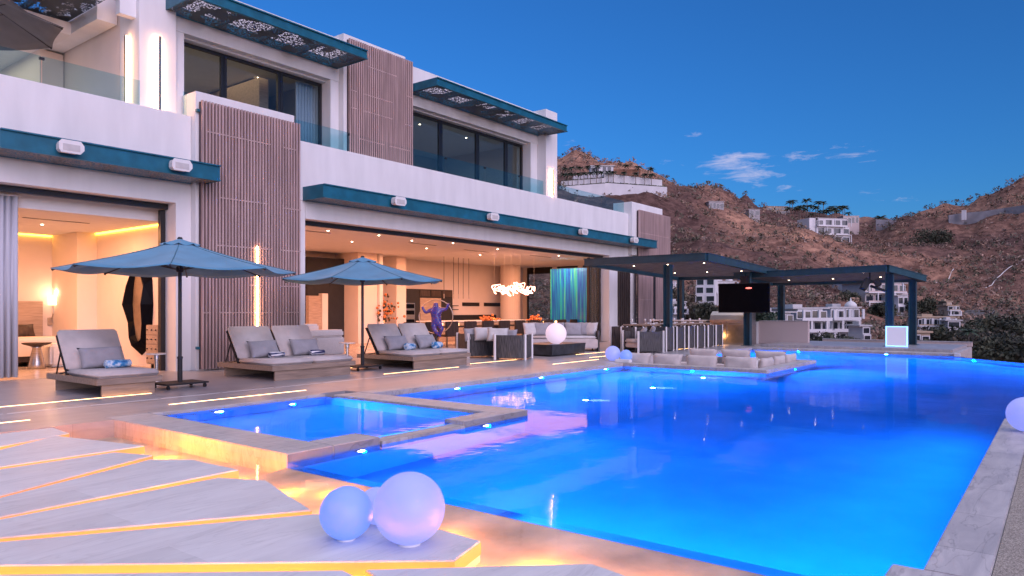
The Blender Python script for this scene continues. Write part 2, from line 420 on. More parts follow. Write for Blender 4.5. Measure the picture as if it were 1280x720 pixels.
# deepen the twilight blue of the clear air
hs = N.new('ShaderNodeMix'); hs.data_type = 'RGBA'; hs.blend_type = 'MULTIPLY'; hs.inputs['Factor'].default_value = 1
hs.inputs[7].default_value = (.98,1.08,1.24,1)
L.new(sky.outputs['Color'], hs.inputs[6])
mxc = N.new('ShaderNodeMix'); mxc.data_type = 'RGBA'
L.new(cl, mxc.inputs['Factor']); L.new(hs.outputs[2], mxc.inputs[6]); mxc.inputs[7].default_value = (5.8,4.7,5.0,1)
# bright veil added to the unseen upper sky, lifts the light on slabs and coping
sz = N.new('ShaderNodeSeparateXYZ'); L.new(tc.outputs['Generated'], sz.inputs['Vector'])
nzh = N.new('ShaderNodeTexNoise'); nzh.inputs['Scale'].default_value = 3; nzh.inputs['Detail'].default_value = 6; L.new(tc.outputs['Generated'], nzh.inputs['Vector'])
veil = math_('MULTIPLY', math_('MULTIPLY', math_('SUBTRACT', sz.outputs['Z'], .55), 2.4, clamp=True), math_('MULTIPLY_ADD', nzh.outputs['Fac'], 1.3, -.10, clamp=True))
mxv = N.new('ShaderNodeMix'); mxv.data_type = 'RGBA'; L.new(veil, mxv.inputs['Factor']); L.new(mxc.outputs[2], mxv.inputs[6]); mxv.inputs[7].default_value = (12.0,11.2,12.6,1)
L.new(mxv.outputs[2], bg.inputs['Color'])
bg.inputs['Strength'].default_value = .099
sun = bpy.data.lights.new('afterglow', 'SUN'); sun.energy = 1.32; sun.angle = R(50); sun.color = (1.0,.76,.93)
so = bpy.data.objects.new('afterglow', sun); COL.objects.link(so)
sd = Vector((SUN_AZ.x, SUN_AZ.y, math.tan(R(17)))).normalized()
so.rotation_euler = sd.to_track_quat('Z', 'Y').to_euler(); so.location = (0,-30,30)
scene.view_settings.view_transform = 'Standard'; scene.view_settings.look = 'None'
scene.view_settings.exposure = .95; scene.view_settings.gamma = 1; scene.view_settings.use_curve_mapping = False
scene.cycles.use_denoising = True; scene.cycles.max_bounces = 8; scene.cycles.transparent_max_bounces = 16
scene.cycles.caustics_reflective = False; scene.cycles.caustics_refractive = False
scene.cycles.sample_clamp_indirect = 6

def lamp(name, typ, loc, energy, col, size=.1, sizey=None, rot=None, spot=None, blend=.6):
    l = bpy.data.lights.new(name, typ); l.energy = energy; l.color = col
    if typ == 'AREA':
        l.size = size
        if sizey: l.shape = 'RECTANGLE'; l.size_y = sizey
    else: l.shadow_soft_size = size
    if typ == 'SPOT': l.spot_size = spot or R(90); l.spot_blend = blend
    o = bpy.data.objects.new(name, l); COL.objects.link(o); o.location = loc
    if rot: o.rotation_euler = rot
    return o

# ------------------------------------------------------------------ hills
KD = [36,60,95,140,190,250,320,400,480,560,700]
KU = {
 300:[520,470,440,410,370,320,220,225,240,260,300],
 600:[520,470,440,410,375,320,205,200,235,260,300],
 680:[520,470,440,408,372,312,222,212,240,260,300],
 700:[520,470,440,406,370,306,228,208,236,260,300],
 718:[520,470,440,405,368,304,232,197,230,260,300],
 735:[520,470,440,404,368,303,234,203,232,260,300],
 750:[520,470,440,404,367,302,236,211,236,262,300],
 795:[520,470,438,402,364,300,236,217,240,264,300],
 822:[520,470,437,400,361,298,240,228,244,266,300],
 850:[520,470,436,400,358,296,250,240,250,268,300],
 884:[520,470,436,402,357,296,262,232,250,268,300],
 902:[520,470,435,404,358,298,268,239,256,268,300],
 925:[520,470,434,405,360,303,276,255,262,270,300],
 932:[520,470,434,405,361,304,278,250,264,272,300],
 945:[520,470,434,405,362,306,281,262,265,276,300],
 1000:[520,470,433,406,366,318,290,281,268,300,320],
 1060:[520,470,434,408,372,334,312,292,276,300,320],
 1085:[520,470,435,410,380,342,314,292,278,300,320],
 1105:[520,471,437,412,386,348,314,282,275,300,320],
 1125:[520,472,438,413,389,351,312,270,278,300,320],
 1145:[520,473,440,413,391,352,310,264,276,300,320],
 1200:[520,474,446,416,394,354,306,262,274,300,320],
 1218:[520,475,447,418,394,352,302,257,270,296,320],
 1242:[520,476,449,420,394,350,296,245,262,290,320],
 1282:[520,478,452,424,396,346,286,224,248,280,320],
 1400:[520,482,458,430,392,326,250,188,220,260,320],
 1700:[520,486,462,430,390,315,235,160,200,250,320],
 2400:[520,486,462,430,390,315,235,160,200,250,320]}
KUs = sorted(KU)
def cubic(xs, ys, x):
    n = len(xs)
    if x <= xs[0]: return ys[0]
    if x >= xs[-1]: return ys[-1]
    i = max(k for k in range(n-1) if xs[k] <= x)
    t = (x-xs[i])/(xs[i+1]-xs[i])
    def sl(k):
        if k == 0 or k == n-1: return 0
        a = (ys[k]-ys[k-1])/(xs[k]-xs[k-1]); b = (ys[k+1]-ys[k])/(xs[k+1]-xs[k])
        return 0 if a*b <= 0 else 2*a*b/(a+b)
    h = xs[i+1]-xs[i]; m0, m1 = sl(i)*h, sl(i+1)*h
    return (2*t**3-3*t*t+1)*ys[i]+(t**3-2*t*t+t)*m0+(-2*t**3+3*t*t)*ys[i+1]+(t**3-t*t)*m1
KZ = {u:[1.4-(v-388)/900*d for v, d in zip(KU[u], KD)] for u in KUs}
def terrain_z(u, d, rough=True):
    i = max([k for k in range(len(KUs)-1) if KUs[k] <= u] or [0])
    a, b = KUs[i], KUs[i+1]; t = min(1, max(0, (u-a)/(b-a)))
    z = cubic(KD, KZ[a], d)*(1-t) + cubic(KD, KZ[b], d)*t
    if rough:
        p = bearing(u, d); k = min(1, max(0, (d-80)/120.))
        z += k*(5.5*(mnoise.fractal((p.x/60, p.y/60, 3.1), 1., 2., 5)) + 1.0*mnoise.noise((p.x/7, p.y/7, 1.7)))*min(1, d/330.)
        z += k*3.6*(mnoise.ridged_multi_fractal((p.x/46, p.y/46, 7.), 1., 2., 5, 1., 2.)-1.2)*min(1,d/300.)
    return z
def ground_mat():
    m, N, L = nt('dry_hillside'); b = N['Principled BSDF']; b.inputs['Roughness'].default_value = .95; b.inputs['Specular IOR Level'].default_value = .1
    tc = N.new('ShaderNodeTexCoord')
    def nz(sc, det, ro=.6, dist=0):
        n = N.new('ShaderNodeTexNoise'); n.inputs['Scale'].default_value = sc; n.inputs['Detail'].default_value = det; n.inputs['Roughness'].default_value = ro; n.inputs['Distortion'].default_value = dist
        L.new(tc.outputs['Object'], n.inputs['Vector']); return n
    a = nz(.02, 8, .65); c = N.new('ShaderNodeValToRGB'); e = c.color_ramp.elements
    e[0].position=.3; e[0].color=(.235,.145,.12,1); e[1].position=.72; e[1].color=(.54,.33,.225,1)
    q=e.new(.5); q.color=(.385,.23,.17,1)
    L.new(a.outputs['Fac'], c.inputs['Fac'])
    s = nz(.30, 6, .7); c2 = N.new('ShaderNodeValToRGB'); c2.color_ramp.elements[0].position=.40; c2.color_ramp.elements[1].position=.62
    c2.color_ramp.elements[0].color=(.50,.46,.46,1); c2.color_ramp.elements[1].color=(1.15,1.1,1.05,1)
    L.new(s.outputs['Fac'], c2.inputs['Fac'])
    mx = N.new('ShaderNodeMix'); mx.data_type='RGBA'; mx.blend_type='MULTIPLY'; mx.inputs['Factor'].default_value=1
    L.new(c.outputs['Color'], mx.inputs[6]); L.new(c2.outputs['Color'], mx.inputs[7])
    g = nz(.011, 6, .6); c3 = N.new('ShaderNodeValToRGB'); c3.color_ramp.elements[0].position=.42; c3.color_ramp.elements[1].position=.58
    c3.color_ramp.elements[0].color=(.42,.41,.48,1); c3.color_ramp.elements[1].color=(1.08,1.02,1,1); L.new(g.outputs['Fac'], c3.inputs['Fac'])
    m2 = N.new('ShaderNodeMix'); m2.data_type='RGBA'; m2.blend_type='MULTIPLY'; m2.inputs['Factor'].default_value=1
    L.new(mx.outputs[2], m2.inputs[6]); L.new(c3.outputs['Color'], m2.inputs[7])
    L.new(m2.outputs[2], b.inputs['Base Color'])
    bp = N.new('ShaderNodeBump'); bp.inputs['Strength'].default_value=.8; bp.inputs['Distance'].default_value=1.2
    L.new(s.outputs['Fac'], bp.inputs['Height']); L.new(bp.outputs['Normal'], b.inputs['Normal'])
    return m
M['hill'] = ground_mat()
us = [300+20*i for i in range(15)] + [600+5*i for i in range(0,181)] + [1520+40*i for i in range(20)]
ds = [36]
while ds[-1] < 690: ds.append(ds[-1]*1.028)
h = MB()
h.v = [tuple(bearing(u, d, terrain_z(u, d))) for d in ds for u in us]
nu = len(us)
h.f = [(j*nu+i, j*nu+i+1, (j+1)*nu+i+1, (j+1)*nu+i) for j in range(len(ds)-1) for i in range(nu-1)]
struct(h.build('hills', M['hill'], smooth=True))
# low ground round the terrace and on to the horizon
h = MB(); h.sheet([(-3000,-3000),(3000,-3000),(3000,3000),(-3000,3000)], -14)
struct(h.build('ground', M['hill']))

# scrub scattered over the slopes
def scrub(name, n, cols, seed, umin, umax, dmin, dmax, smin, smax, tri=12):
    rnd = random.Random(seed); s = MB(); cs = []
    k = 0
    while k < n:
        u = rnd.uniform(umin, umax); d = dmin*(dmax/dmin)**rnd.random()
        p = bearing(u, d)
        if mnoise.noise((p.x/28, p.y/28, seed)) < rnd.uniform(-.55,.35): continue
        z = terrain_z(u, d); r = rnd.uniform(smin, smax)*(.6+d/420.); c = cols[rnd.randrange(len(cols))]; f = rnd.uniform(.6,1.35)
        for t in range(tri):
            a = rnd.uniform(0, 2*PI); e = rnd.uniform(0,1); rr = r*rnd.uniform(.25,1)
            q = Vector((p.x+math.cos(a)*rr*(1-e*.5), p.y+math.sin(a)*rr*(1-e*.5), z+e*r*1.1))
            o = len(s.v)
            for w_ in range(3):
                s.v.append((q.x+rnd.uniform(-1,1)*r*.42, q.y+rnd.uniform(-1,1)*r*.42, q.z+rnd.uniform(-.8,1)*r*.42))
            s.f.append((o,o+1,o+2)); cs.append(tuple(min(1,x*f) for x in c))
        k += 1
    m, N, L = nt(name+'_leaves'); b = N['Principled BSDF']; b.inputs['Roughness'].default_value=.95; b.inputs['Specular IOR Level'].default_value=.1
    at = N.new('ShaderNodeAttribute'); at.attribute_name='tone'; L.new(at.outputs['Color'], b.inputs['Base Color'])
    o = s.build(name, m)
    return o, cs
def paint(o, cs):
    ca = o.data.color_attributes.new('tone','FLOAT_COLOR','CORNER')
    flat = []
    for c in cs: flat += [*c,1]*3
    ca.data.foreach_set('color', flat)
o, cs = scrub('hillside_scrub', 11000, [(.235,.17,.145),(.18,.135,.12),(.30,.205,.165),(.15,.14,.105),(.34,.22,.16),(.125,.12,.085)], 3, 640, 1420, 110, 430, .5, 1.45)
paint(o, cs); tag(o, kind='stuff', label='dry brown and grey scrub covering the slopes', cat='scrub')

# road winding up the valley floor
def ribbon(name, pts, wdt, m, dz=.4):
    s = MB(); n = len(pts)
    P3 = [bearing(u, d, terrain_z(u, d)) for u, d in pts]
    for i in range(n):
        t = (P3[min(i+1,n-1)]-P3[max(i-1,0)]); t.z = 0; t.normalize(); nrm = Vector((-t.y,t.x,0))*wdt/2
        s.v += [tuple(P3[i]+nrm+Vector((0,0,dz))), tuple(P3[i]-nrm+Vector((0,0,dz)))]
        if i: s.f.append((2*i-2,2*i-1,2*i+1,2*i))
    return s.build(name, m)
pp = [(1200,92),(1204,105),(1210,118),(1218,128),(1222,140),(1219,152),(1214,166),(1218,180),(1228,192)]
fine = []
for i in range(len(pp)-1):
    for k in range(4):
        t = k/4; fine.append((pp[i][0]*(1-t)+pp[i+1][0]*t, pp[i][1]*(1-t)+pp[i+1][1]*t))
struct(ribbon('road', fine, 6.5, M['asphalt'], .5))

# ------------------------------------------------------------------ terrace, deck, pools
DECK_EDGE = 9.66
s = MB(); s.prism([(-9,9.66),(4.24,9.66),(4.24,9.95),(8.22,9.95),(8.22,9.6),(17.0,9.6),(17.0,10.6),(21.3,10.6),(21.3,9.6),(27.0,9.6),(27.0,16.6),(-9,16.6)], -.3, 0.)
struct(s.build('pool_deck', M['deck']))
s = MB()
s.prism([(27.0,9.3),(34,9.3),(34,16.2),(27.0,16.2)], -.3, .0)
struct(s.build('pool_deck', M['deck']))
# far platform under the small pergola, with one low step
s = MB(); s.prism([(27.15,2.75),(32.6,2.75),(32.6,9.3),(27.15,9.3)], -1.5, -.005)
struct(s.build('far_platform', M['coping'], bevel=.01))
s = MB(); s.prism([(28.0,2.9),(32.5,2.9),(32.5,9.29),(28.0,9.29)], -.003, .09)
struct(s.build('far_platform_step', M['deck'], bevel=.01))
# bright travertine coping along the house side of the pool
s = MB()
for a, b_ in ((8.22,11.1),(11.106,14.0),(14.006,17.0),(21.3,24.1),(24.106,26.99)): s.box(a,b_,9.27,9.6,-.16,.004)
struct(s.build('coping', M['coping'], bevel=.008))
# coping on the viewer's side
s = MB(); s.box(4.45,11.3,.3,.6,-.16,0); s.box(-6,4.446,.3,.75,-.16,0)
struct(s.build('coping', M['coping'], bevel=.008))
s = MB(); s.box(11.0,11.3,-9,.295,-.16,0)
struct(s.build('coping', M['coping'], bevel=.008))
s = MB(); s.prism([(-9,-9),(10.98,-9),(10.98,.296),(-9,.296)], -.3, -.004)
struct(s.build('terrace', M['aggregate']))
# basin: deep pool
ZW = -.085
pool = [(4.2,.73),(4.47,.73),(4.47,.58),(11.28,.58),(11.28,-6.5),(17,-6.5),(26.7,2.72),(27.17,2.76),(27.17,9.30),(21.28,9.30),(21.28,5.52),(17.02,5.52),(17.02,9.30),(8.20,9.30),(8.20,6.04),(4.26,6.04)]
s = MB(); s.sheet(pool, -1.35); struct(s.build('pool_floor', M['basin']))
s = MB(); n = len(pool)
for i in range(n):
    a, b_ = pool[i], pool[(i+1) % n]
    if (a, b_) in (((17,-6.5),(26.7,2.72)), ((26.7,2.72),(27.17,2.76))): zt = -.10
    elif (a, b_) == ((4.26,6.04),(4.2,.73)): zt = -.22
    else: zt = -.05
    s.add([(a[0],a[1],-1.35),(b_[0],b_[1],-1.35),(b_[0],b_[1],zt),(a[0],a[1],zt)], [(0,1,2,3)])
struct(s.build('pool_wall', M['basin']))
# infinity edge: thin stone lip just under the water
s = MB(); s.prism([(17.0,-6.52),(26.7,2.70),(26.85,2.55),(17.15,-6.67)], -1.6, -.092)
s.prism([(26.7,2.70),(27.15,2.74),(27.15,2.5),(26.8,2.5)], -1.6, -.092)
struct(s.build('pool_edge', M['darkstone']))
# shallow reflecting pool the slabs float in
s = MB(); s.sheet([(-6,.75),(4.2,.75),(4.24,6.02),(4.24,9.66),(-6,9.66)], -.22)
struct(s.build('reflecting_pool_floor', M['shallow']))
s = MB(); s.hexa([(3.0,.752,-.5),(4.2,.752,-.5),(4.236,6.0,-.5),(3.0,6.0,-.5)],[(3.0,.752,-.218),(4.2,.752,-.135),(4.236,6.0,-.135),(3.0,6.0,-.218)]); struct(s.build('submerged_shelf', M['shallow']))
s = MB(); s.sheet([(4.2,.75),(4.45,.75),(4.45,.6),(11.0,.6),(11.3,.6),(11.3,-6.5),(17,-6.5),(26.72,2.72),(27.15,2.75),(27.15,9.28),(21.3,9.28),(21.3,5.5),(17,5.5),(17,9.28),(8.22,9.28),(8.22,6.02),(4.24,6.02)], ZW)
struct(s.build('water', M['water'], recalc=False))
s = MB(); s.sheet([(-6,.75),(4.2,.75),(4.24,6.02),(4.24,9.66),(-6,9.66)], ZW); struct(s.build('reflecting_pool_water', M['water_shallow'], recalc=False))
# spa
s = MB()
s.box(4.24,4.80,6.0,9.95,-.4,0); s.box(7.68,8.22,6.0,9.6,-.4,0)
s.box(4.804,5.45,6.0,6.42,-.4,0); s.box(6.85,7.676,6.0,6.34,-.4,0); s.box(5.454,6.846,5.97,6.22,-.4,-.05)
s.box(4.804,7.676,9.80,9.95,-.4,0)
struct(s.build('spa_coping', M['coping'], bevel=.008))
s = MB(); s.sheet([(4.8,6.2),(7.68,6.2),(7.68,9.8),(4.8,9.8)], -.9); struct(s.build('spa_floor', M['basin']))
s = MB()
for a, b_ in (((4.803,6.2),(4.803,9.8)),((7.677,6.2),(7.677,9.8)),((4.8,9.797),(7.68,9.797)),((4.8,6.223),(7.68,6.223))):
    s.add([(a[0],a[1],-.9),(b_[0],b_[1],-.9),(b_[0],b_[1],-.055),(a[0],a[1],-.055)], [(0,1,2,3)])
struct(s.build('spa_wall', M['basin']))
s = MB(); s.box(4.81,5.25,6.43,9.79,-.88,-.55)
struct(s.build('spa_bench', M['basin']))
s = MB(); s.sheet([(4.801,6.221),(7.679,6.221),(7.679,9.799),(4.801,9.799)], -.042); struct(s.build('spa_water', M['water'], recalc=False))
# stone base that carries the terrace above the slope
s = MB(); s.prism([(-9,-9),(16.9,-9),(27.0,2.3),(33.5,2.3),(33.5,9.3),(36,16),(36,30),(-9,30)], -7, -1.62)
struct(s.build('terrace_base', M['retain']))

# floating slabs
SL = {
 'A':[(3.50,9.58),(3.46,9.01),(2.69,8.69),(.9,7.95),(.4,8.9),(.4,9.58)],
 'B':[(3.30,8.93),(3.61,7.55),(2.34,7.57),(.3,7.55),(.3,7.62),(2.61,8.48)],
 'C':[(3.27,7.44),(3.42,6.99),(1.98,6.39),(.2,5.66),(.2,7.46)],
 'D':[(3.32,6.82),(3.55,6.49),(3.57,5.76),(1.77,5.73),(.2,5.70),(1.95,6.31)],
 'E':[(3.3,5.62),(3.48,5.21),(3.16,4.19),(1.61,5.21),(1.0,5.61),(1.0,5.68)],
 'F':[(3.12,4.08),(3.38,3.14),(3.36,2.81),(3.01,2.71),(1.44,4.64),(.62,5.65),(.80,5.64),(1.58,5.11)],
 'G':[(2.53,3.08),(2.44,2.5),(2.2,2.1),(.6,4.0),(.5,5.5),(.62,5.47),(1.38,4.48)],
 'H':[(2.61,2.99),(3.43,2.07),(3.36,1.7),(3.1,1.3),(2.3,1.9)]}
LBL = {'A':'small floating stone slab against the deck edge, farthest of the fan','B':'floating stone slab with blunt end, second from the deck edge',
 'C':'narrow floating stone slab with pointed end, third from the deck edge','D':'floating stone slab fourth from the deck edge, in the middle of the fan',
 'E':'broad floating stone slab directly behind the one with the glowing globes','F':'big floating stone slab carrying the cluster of glowing globes',
 'G':'floating stone slab cut off at the bottom, left of the gap before the globes','H':'pointed floating stone slab nearest the camera, below the big globe'}
def shrink(poly, k):
    cx = sum(p[0] for p in poly)/len(poly); cy = sum(p[1] for p in poly)/len(poly)
    out = []
    for x, y in poly:
        v = Vector((cx-x, cy-y)); l = v.length; v = v/l*min(k, l*.5); out.append((x+v.x, y+v.y))
    return out
for k, poly in SL.items():
    cx = sum(p[0] for p in poly)/len(poly); cy = sum(p[1] for p in poly)/len(poly)
    t = thing('floating_slab', LBL[k], 'stone slab', (cx,cy,-.215), 0, 'floating stone slabs fanned over the reflecting pool')
    s = MB(); s.prism(poly, -.13, 0.); s.build('slab_top', M['slab'], t, bevel=.004)
    s = MB(); s.prism(shrink(poly, .07), -.219, -.131); s.build('plinth', M['shallow'], t)
    # LED light on the edge faces put in as a glowing amber band, and a stronger LED line under the nosing that washes the pool floor
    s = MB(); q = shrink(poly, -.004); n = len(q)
    s.prism(q, -.082, -.010); s.build('edge_glow_band', M['edge_glow'], t)
    s = MB(); q = shrink(poly, .055)
    for i in range(n):
        a = Vector((*q[i],-.15)); b_ = Vector((*q[(i+1)%n],-.15)); s.tube([a.lerp(b_,.02), a.lerp(b_,.98)], .007, 5)
    s.build('led_strip', M['led_slab'], t)

for x, y in ((3.78,8.35),(3.86,7.2),(3.82,6.2),(3.72,5.3),(3.62,4.4),(3.62,3.4),(3.55,2.5),(3.62,1.75),(3.95,7.8),(3.95,4.9)):
    lamp('channel_fill_light','POINT',(x,y,-.105),8 if y > 4.5 else 11,(1.0,.27,.02),.015)  # added point lights, spread the amber of the LEDs over the channel floor

# ------------------------------------------------------------------ the villa
V = thing('villa', 'two storey white modern villa with slatted screens and teal canopies beside the pool', 'house', (19,16.6,0))
def part(mb, name, m, parent=None, **k): return mb.build(name, m, parent or V, **k)
B = lambda *a: MB().box(*a)
# -- ground floor: facade pieces
part(B(-4,8.44,16.16,16.56,3.87,4.33), 'fascia', M['stucco'])
part(B(12.0,30.7,16.16,16.56,3.87,4.33), 'fascia', M['stucco'])
part(B(-4,8.80,16.15,16.5,4.335,5.93), 'parapet', M['stucco'], bevel=.01)
part(B(11.52,30.08,16.15,16.5,4.335,5.93), 'parapet', M['stucco'], bevel=.01)
part(B(30.084,33.3,15.95,16.95,4.0,6.48), 'screen_block', M['stucco'], bevel=.01)
part(B(8.804,11.5,15.95,16.58,-.0,6.49), 'screen_block', M['stucco'], bevel=.01)
part(B(8.44,8.80,16.16,16.75,.0,4.33), 'jamb', M['stucco'])
part(B(11.504,11.99,16.16,16.75,.0,4.33), 'jamb', M['stucco'])
part(B(28.35,30.9,16.17,16.6,.0,3.865), 'wall', M['stucco'])
# slatted screens
def screen(x0, x1, y, z0, z1, pitch, rails, name='slatted_screen', lights=None, slot=None):
    bk = part(B(x0,x1,y+.075,y+.11,z0,z1-.03), name, M['slatback'])
    s = MB(); x = x0+.02
    while x < x1-.02:
        s.box(x, x+pitch*.48, y, y+.07, z0, z1); x += pitch
    for (ra, rb, rz) in rails: s.box(ra, rb, y+.01, y+.045, rz, rz+.03)
    s.build('slats', M['slat'], bk)
    return bk
rnd = random.Random(2)
scr = screen(8.86,11.6,15.8,.03,6.27,.083,[(9.0,10.7,5.55),(11.05,11.5,5.55),(9.3,10.6,4.05),(11.1,11.6,4.0),(9.25,10.7,2.92),(11.0,11.6,2.92),(10.1,10.5,2.0),(11.0,11.6,2.0),(9.3,10.7,1.33),(11.1,11.55,1.33),(8.9,9.1,1.33)])
s = MB(); s.box(10.28,10.315,15.765,15.80,.12,2.98); s.build('light_bar', M['bar'], scr)
s = MB(); s.box(8.79,8.86,15.86,15.95,6.0,6.06); s.box(8.79,8.86,15.86,15.95,.5,.56); s.build('bracket', M['teal'], scr)
s3 = screen(30.52,33.9,15.8,.02,6.14,.11,[(30.6,33.8,5.05),(30.6,32.0,3.0),(32.3,33.8,3.0),(30.6,33.7,1.9)])
s = MB(); s.box(31.98,32.2,15.785,15.80,.0,3.5); s.build('slot', M['black'], s3)
screen(13.62,16.2,16.3,5.94,9.25,.083,[(14.3,15.5,8.6),(14.2,15.35,7.75),(13.7,13.9,7.75),(14.2,15.35,7.25),(13.7,13.95,7.25),(15.8,16.2,7.2),(15.9,16.2,8.1),(14.0,15.0,6.4),(15.2,16.1,6.4)])
part(B(13.5,15.95,16.42,17.3,5.94,9.37), 'screen_block', M['stucco'])

# -- canopies
def canopy(x0, x1, y0, y1, zt, zb, mat_fascia, mat_panel, n_ribs=8):
    s = MB()
    s.box(x0,x1,y0,y0+.03,zb,zt); s.box(x0,x0+.03,y0+.031,y1,zb,zt); s.box(x1-.03,x1,y0+.031,y1,zb,zt)
    s.box(x0,x1,y0-.05,y0-.001,zt-.025,zt+.002); s.box(x0,x1,y0-.05,y0-.001,zb-.002,zb+.022)     # I-beam flanges
    s.box(x0+.031,x1-.031,y1-.04,y1,zb,zt-.03)
    c = part(s, 'canopy', mat_fascia)
    p = MB(); p.sheet([(x0+.032,y0+.032),(x1-.032,y0+.032),(x1-.032,y1-.042),(x0+.032,y1-.042)], zb+.012)
    p.build('perforated_panel', mat_panel, c)
    r = MB()
    for i in range(n_ribs):
        x = x0+.2+(x1-x0-.4)*i/(n_ribs-1); r.box(x-.03,x+.03,y0+.031,y1-.041,zb+.05,zt-.02)
    r.build('rib', mat_fascia, c)
    return c
cl_ = canopy(4.72,9.0,15.26,16.14,4.70,4.34,M['teal'],M['perf_lo'],5)
cm_ = canopy(11.9,31.3,15.28,16.14,4.70,4.34,M['teal'],M['perf_lo'],18)
cu_ = canopy(8.35,13.40,15.30,16.58,8.59,8.34,M['teal'],M['perf_up'],5)
cr_ = canopy(16.22,23.55,15.32,16.58,8.59,8.34,M['teal'],M['perf_up'],7)

# -- first floor
part(B(7.4,13.49,16.6,16.8,8.0,9.25), 'roof_fascia', M['stucco'])
part(B(15.96,24.2,16.6,16.8,8.0,9.25), 'roof_fascia', M['stucco'])
part(B(7.5,24.1,16.81,25,9.05,9.2), 'roof', M['roof_grey'])
part(B(7.8,13.49,16.81,17.3,7.95,8.02), 'soffit', M['stucco'])
part(B(15.96,23.4,16.81,17.3,7.95,8.02), 'soffit', M['stucco'])
part(B(7.75,8.60,16.45,17.38,5.0,9.6), 'column', M['stucco'], bevel=.006)
part(B(8.604,8.88,16.62,17.3,5.0,8.0), 'jamb', M['stucco'])
part(B(23.4,24.2,16.2,17.3,5.0,9.36), 'column', M['stucco'], bevel=.006)
part(B(13.2,13.49,16.62,17.3,5.0,8.0), 'jamb', M['stucco']); part(B(22.95,23.39,16.62,17.3,5.0,8.0), 'jamb', M['stucco'])
part(B(-4,34,16.51,25.2,5.0,5.3), 'floor_slab', M['stucco'])
part(B(24.21,33.9,16.96,24,5.31,5.33), 'terrace_floor', M['floor_in'])
for (x, y0, y1, axis, ztop) in ((8.15,16.36,16.40,0,7.65),(7.66,16.9,16.94,1,7.65),(23.75,16.11,16.15,0,7.0)):
    if axis == 0: s = B(x,x+.04,y0,y1,5.95,ztop)
    else: s = B(x,x+.04,y0,y1,5.95,ztop)
    part(s, 'light_bar', M['bar'])
    if axis == 0: part(B(x-.012,x+.052,y0-.012,y0-.002,5.95,ztop), 'light_bar_cover', M['brass'])
    else: part(B(x-.012,x-.002,y0-.012,y1+.012,5.95,ztop), 'light_bar_cover', M['brass'])
# glazing: each window its own part
def window(x0, x1, y, z0, z1, nm=1, fr=.07, glassm=None):
    s = MB(); s.box(x0,x1,y,y+.08,z1-fr,z1); s.box(x0,x1,y,y+.08,z0,z0+fr)
    s.box(x0,x0+fr,y,y+.08,z0+fr,z1-fr); s.box(x1-fr,x1,y,y+.08,z0+fr,z1-fr)
    f = part(s, 'window', M['black'])
    B(x0+fr,x1-fr,y+.03,y+.042,z0+fr,z1-fr).build('pane', glassm or M['glass'], f)
    return f
for a, b_ in ((8.89,10.13),(10.14,11.80),(11.81,13.19)): window(a,b_,17.0,5.31,7.94,fr=.075)
for a, b_ in ((16.0,18.2),(18.21,20.17),(20.18,21.88),(21.89,22.94)): window(a,b_,17.0,5.31,7.94,fr=.085)
# rooms behind
part(B(8.2,24,22.6,22.8,5.3,9.0), 'interior_wall', M['plaster'])
part(B(13.6,13.75,17.32,22.6,5.3,9.0), 'interior_wall', M['plaster']); part(B(15.8,15.95,17.32,22.6,5.3,9.0), 'interior_wall', M['plaster'])
part(B(7.76,7.95,17.4,25,5.3,9.0), 'interior_wall', M['plaster']); part(B(23.9,24.1,17.32,25,5.3,9.0), 'interior_wall', M['plaster'])
part(B(8,23.9,17.1,22.6,8.25,8.35), 'ceiling', M['ceiling'])
s = MB()
for i in range(14):
    x = 12.55+.05*i; s.cyl((x,17.3+.04*(i%2),5.32),(x,17.3+.04*(i%2),7.9),.035,n=8)
part(s, 'curtain', M['curtain'], smooth=True)
part(B(12.2,12.5,18.6,22.5,5.3,8.2), 'wardrobe', M['oak'])
part(B(19.5,22.4,21.9,22.5,5.3,7.0), 'headboard', M['blackm'])
for x in (9.6,12.3,19.0,21.6):
    part(MB().cyl((x,18.8,8.244),(x,18.8,8.248),.03,n=12), 'downlight', M['spotlens'])
lamp('upper_left_room_light','AREA',(11,19.5,8.2),18,(1,.66,.40),3,2.5); lamp('upper_right_room_light','AREA',(19.5,19.5,8.2),6,(1,.72,.5),5,2.5)

# glass balustrade on the parapet
def rail(pts, z0=5.93, z1=6.52, n='balustrade'):
    g = MB(); c = MB()
    for (a, b_) in zip(pts, pts[1:]):
        a = Vector((*a,0)); b_ = Vector((*b_,0)); L_ = (b_-a).length; k = max(1, round(L_/2.1)); t = (b_-a)/k; nn = Vector((-t.y,t.x,0)).normalized()*.006
        for i in range(k):
            p = a+t*(i+.006); q = a+t*(i+.994)
            g.hexa([(p-nn+Vector((0,0,z0))),(q-nn+Vector((0,0,z0))),(q+nn+Vector((0,0,z0))),(p+nn+Vector((0,0,z0)))],
                   [(p-nn+Vector((0,0,z1))),(q-nn+Vector((0,0,z1))),(q+nn+Vector((0,0,z1))),(p+nn+Vector((0,0,z1)))])
            if i: 
                m_ = a+t*i; c.obox((m_.x,m_.y,z1-.05),(.09,.05,.05),(0,0,math.atan2(t.y,t.x)))
    o = part(g, n, M['railglass'])
    if c.v: c.build('clip', M['black'], o)
rail([(-4,16.33),(7.72,16.33)]); rail([(11.6,16.33),(30.0,16.33)])
rail([(8.7,16.33),(8.79,16.33)])
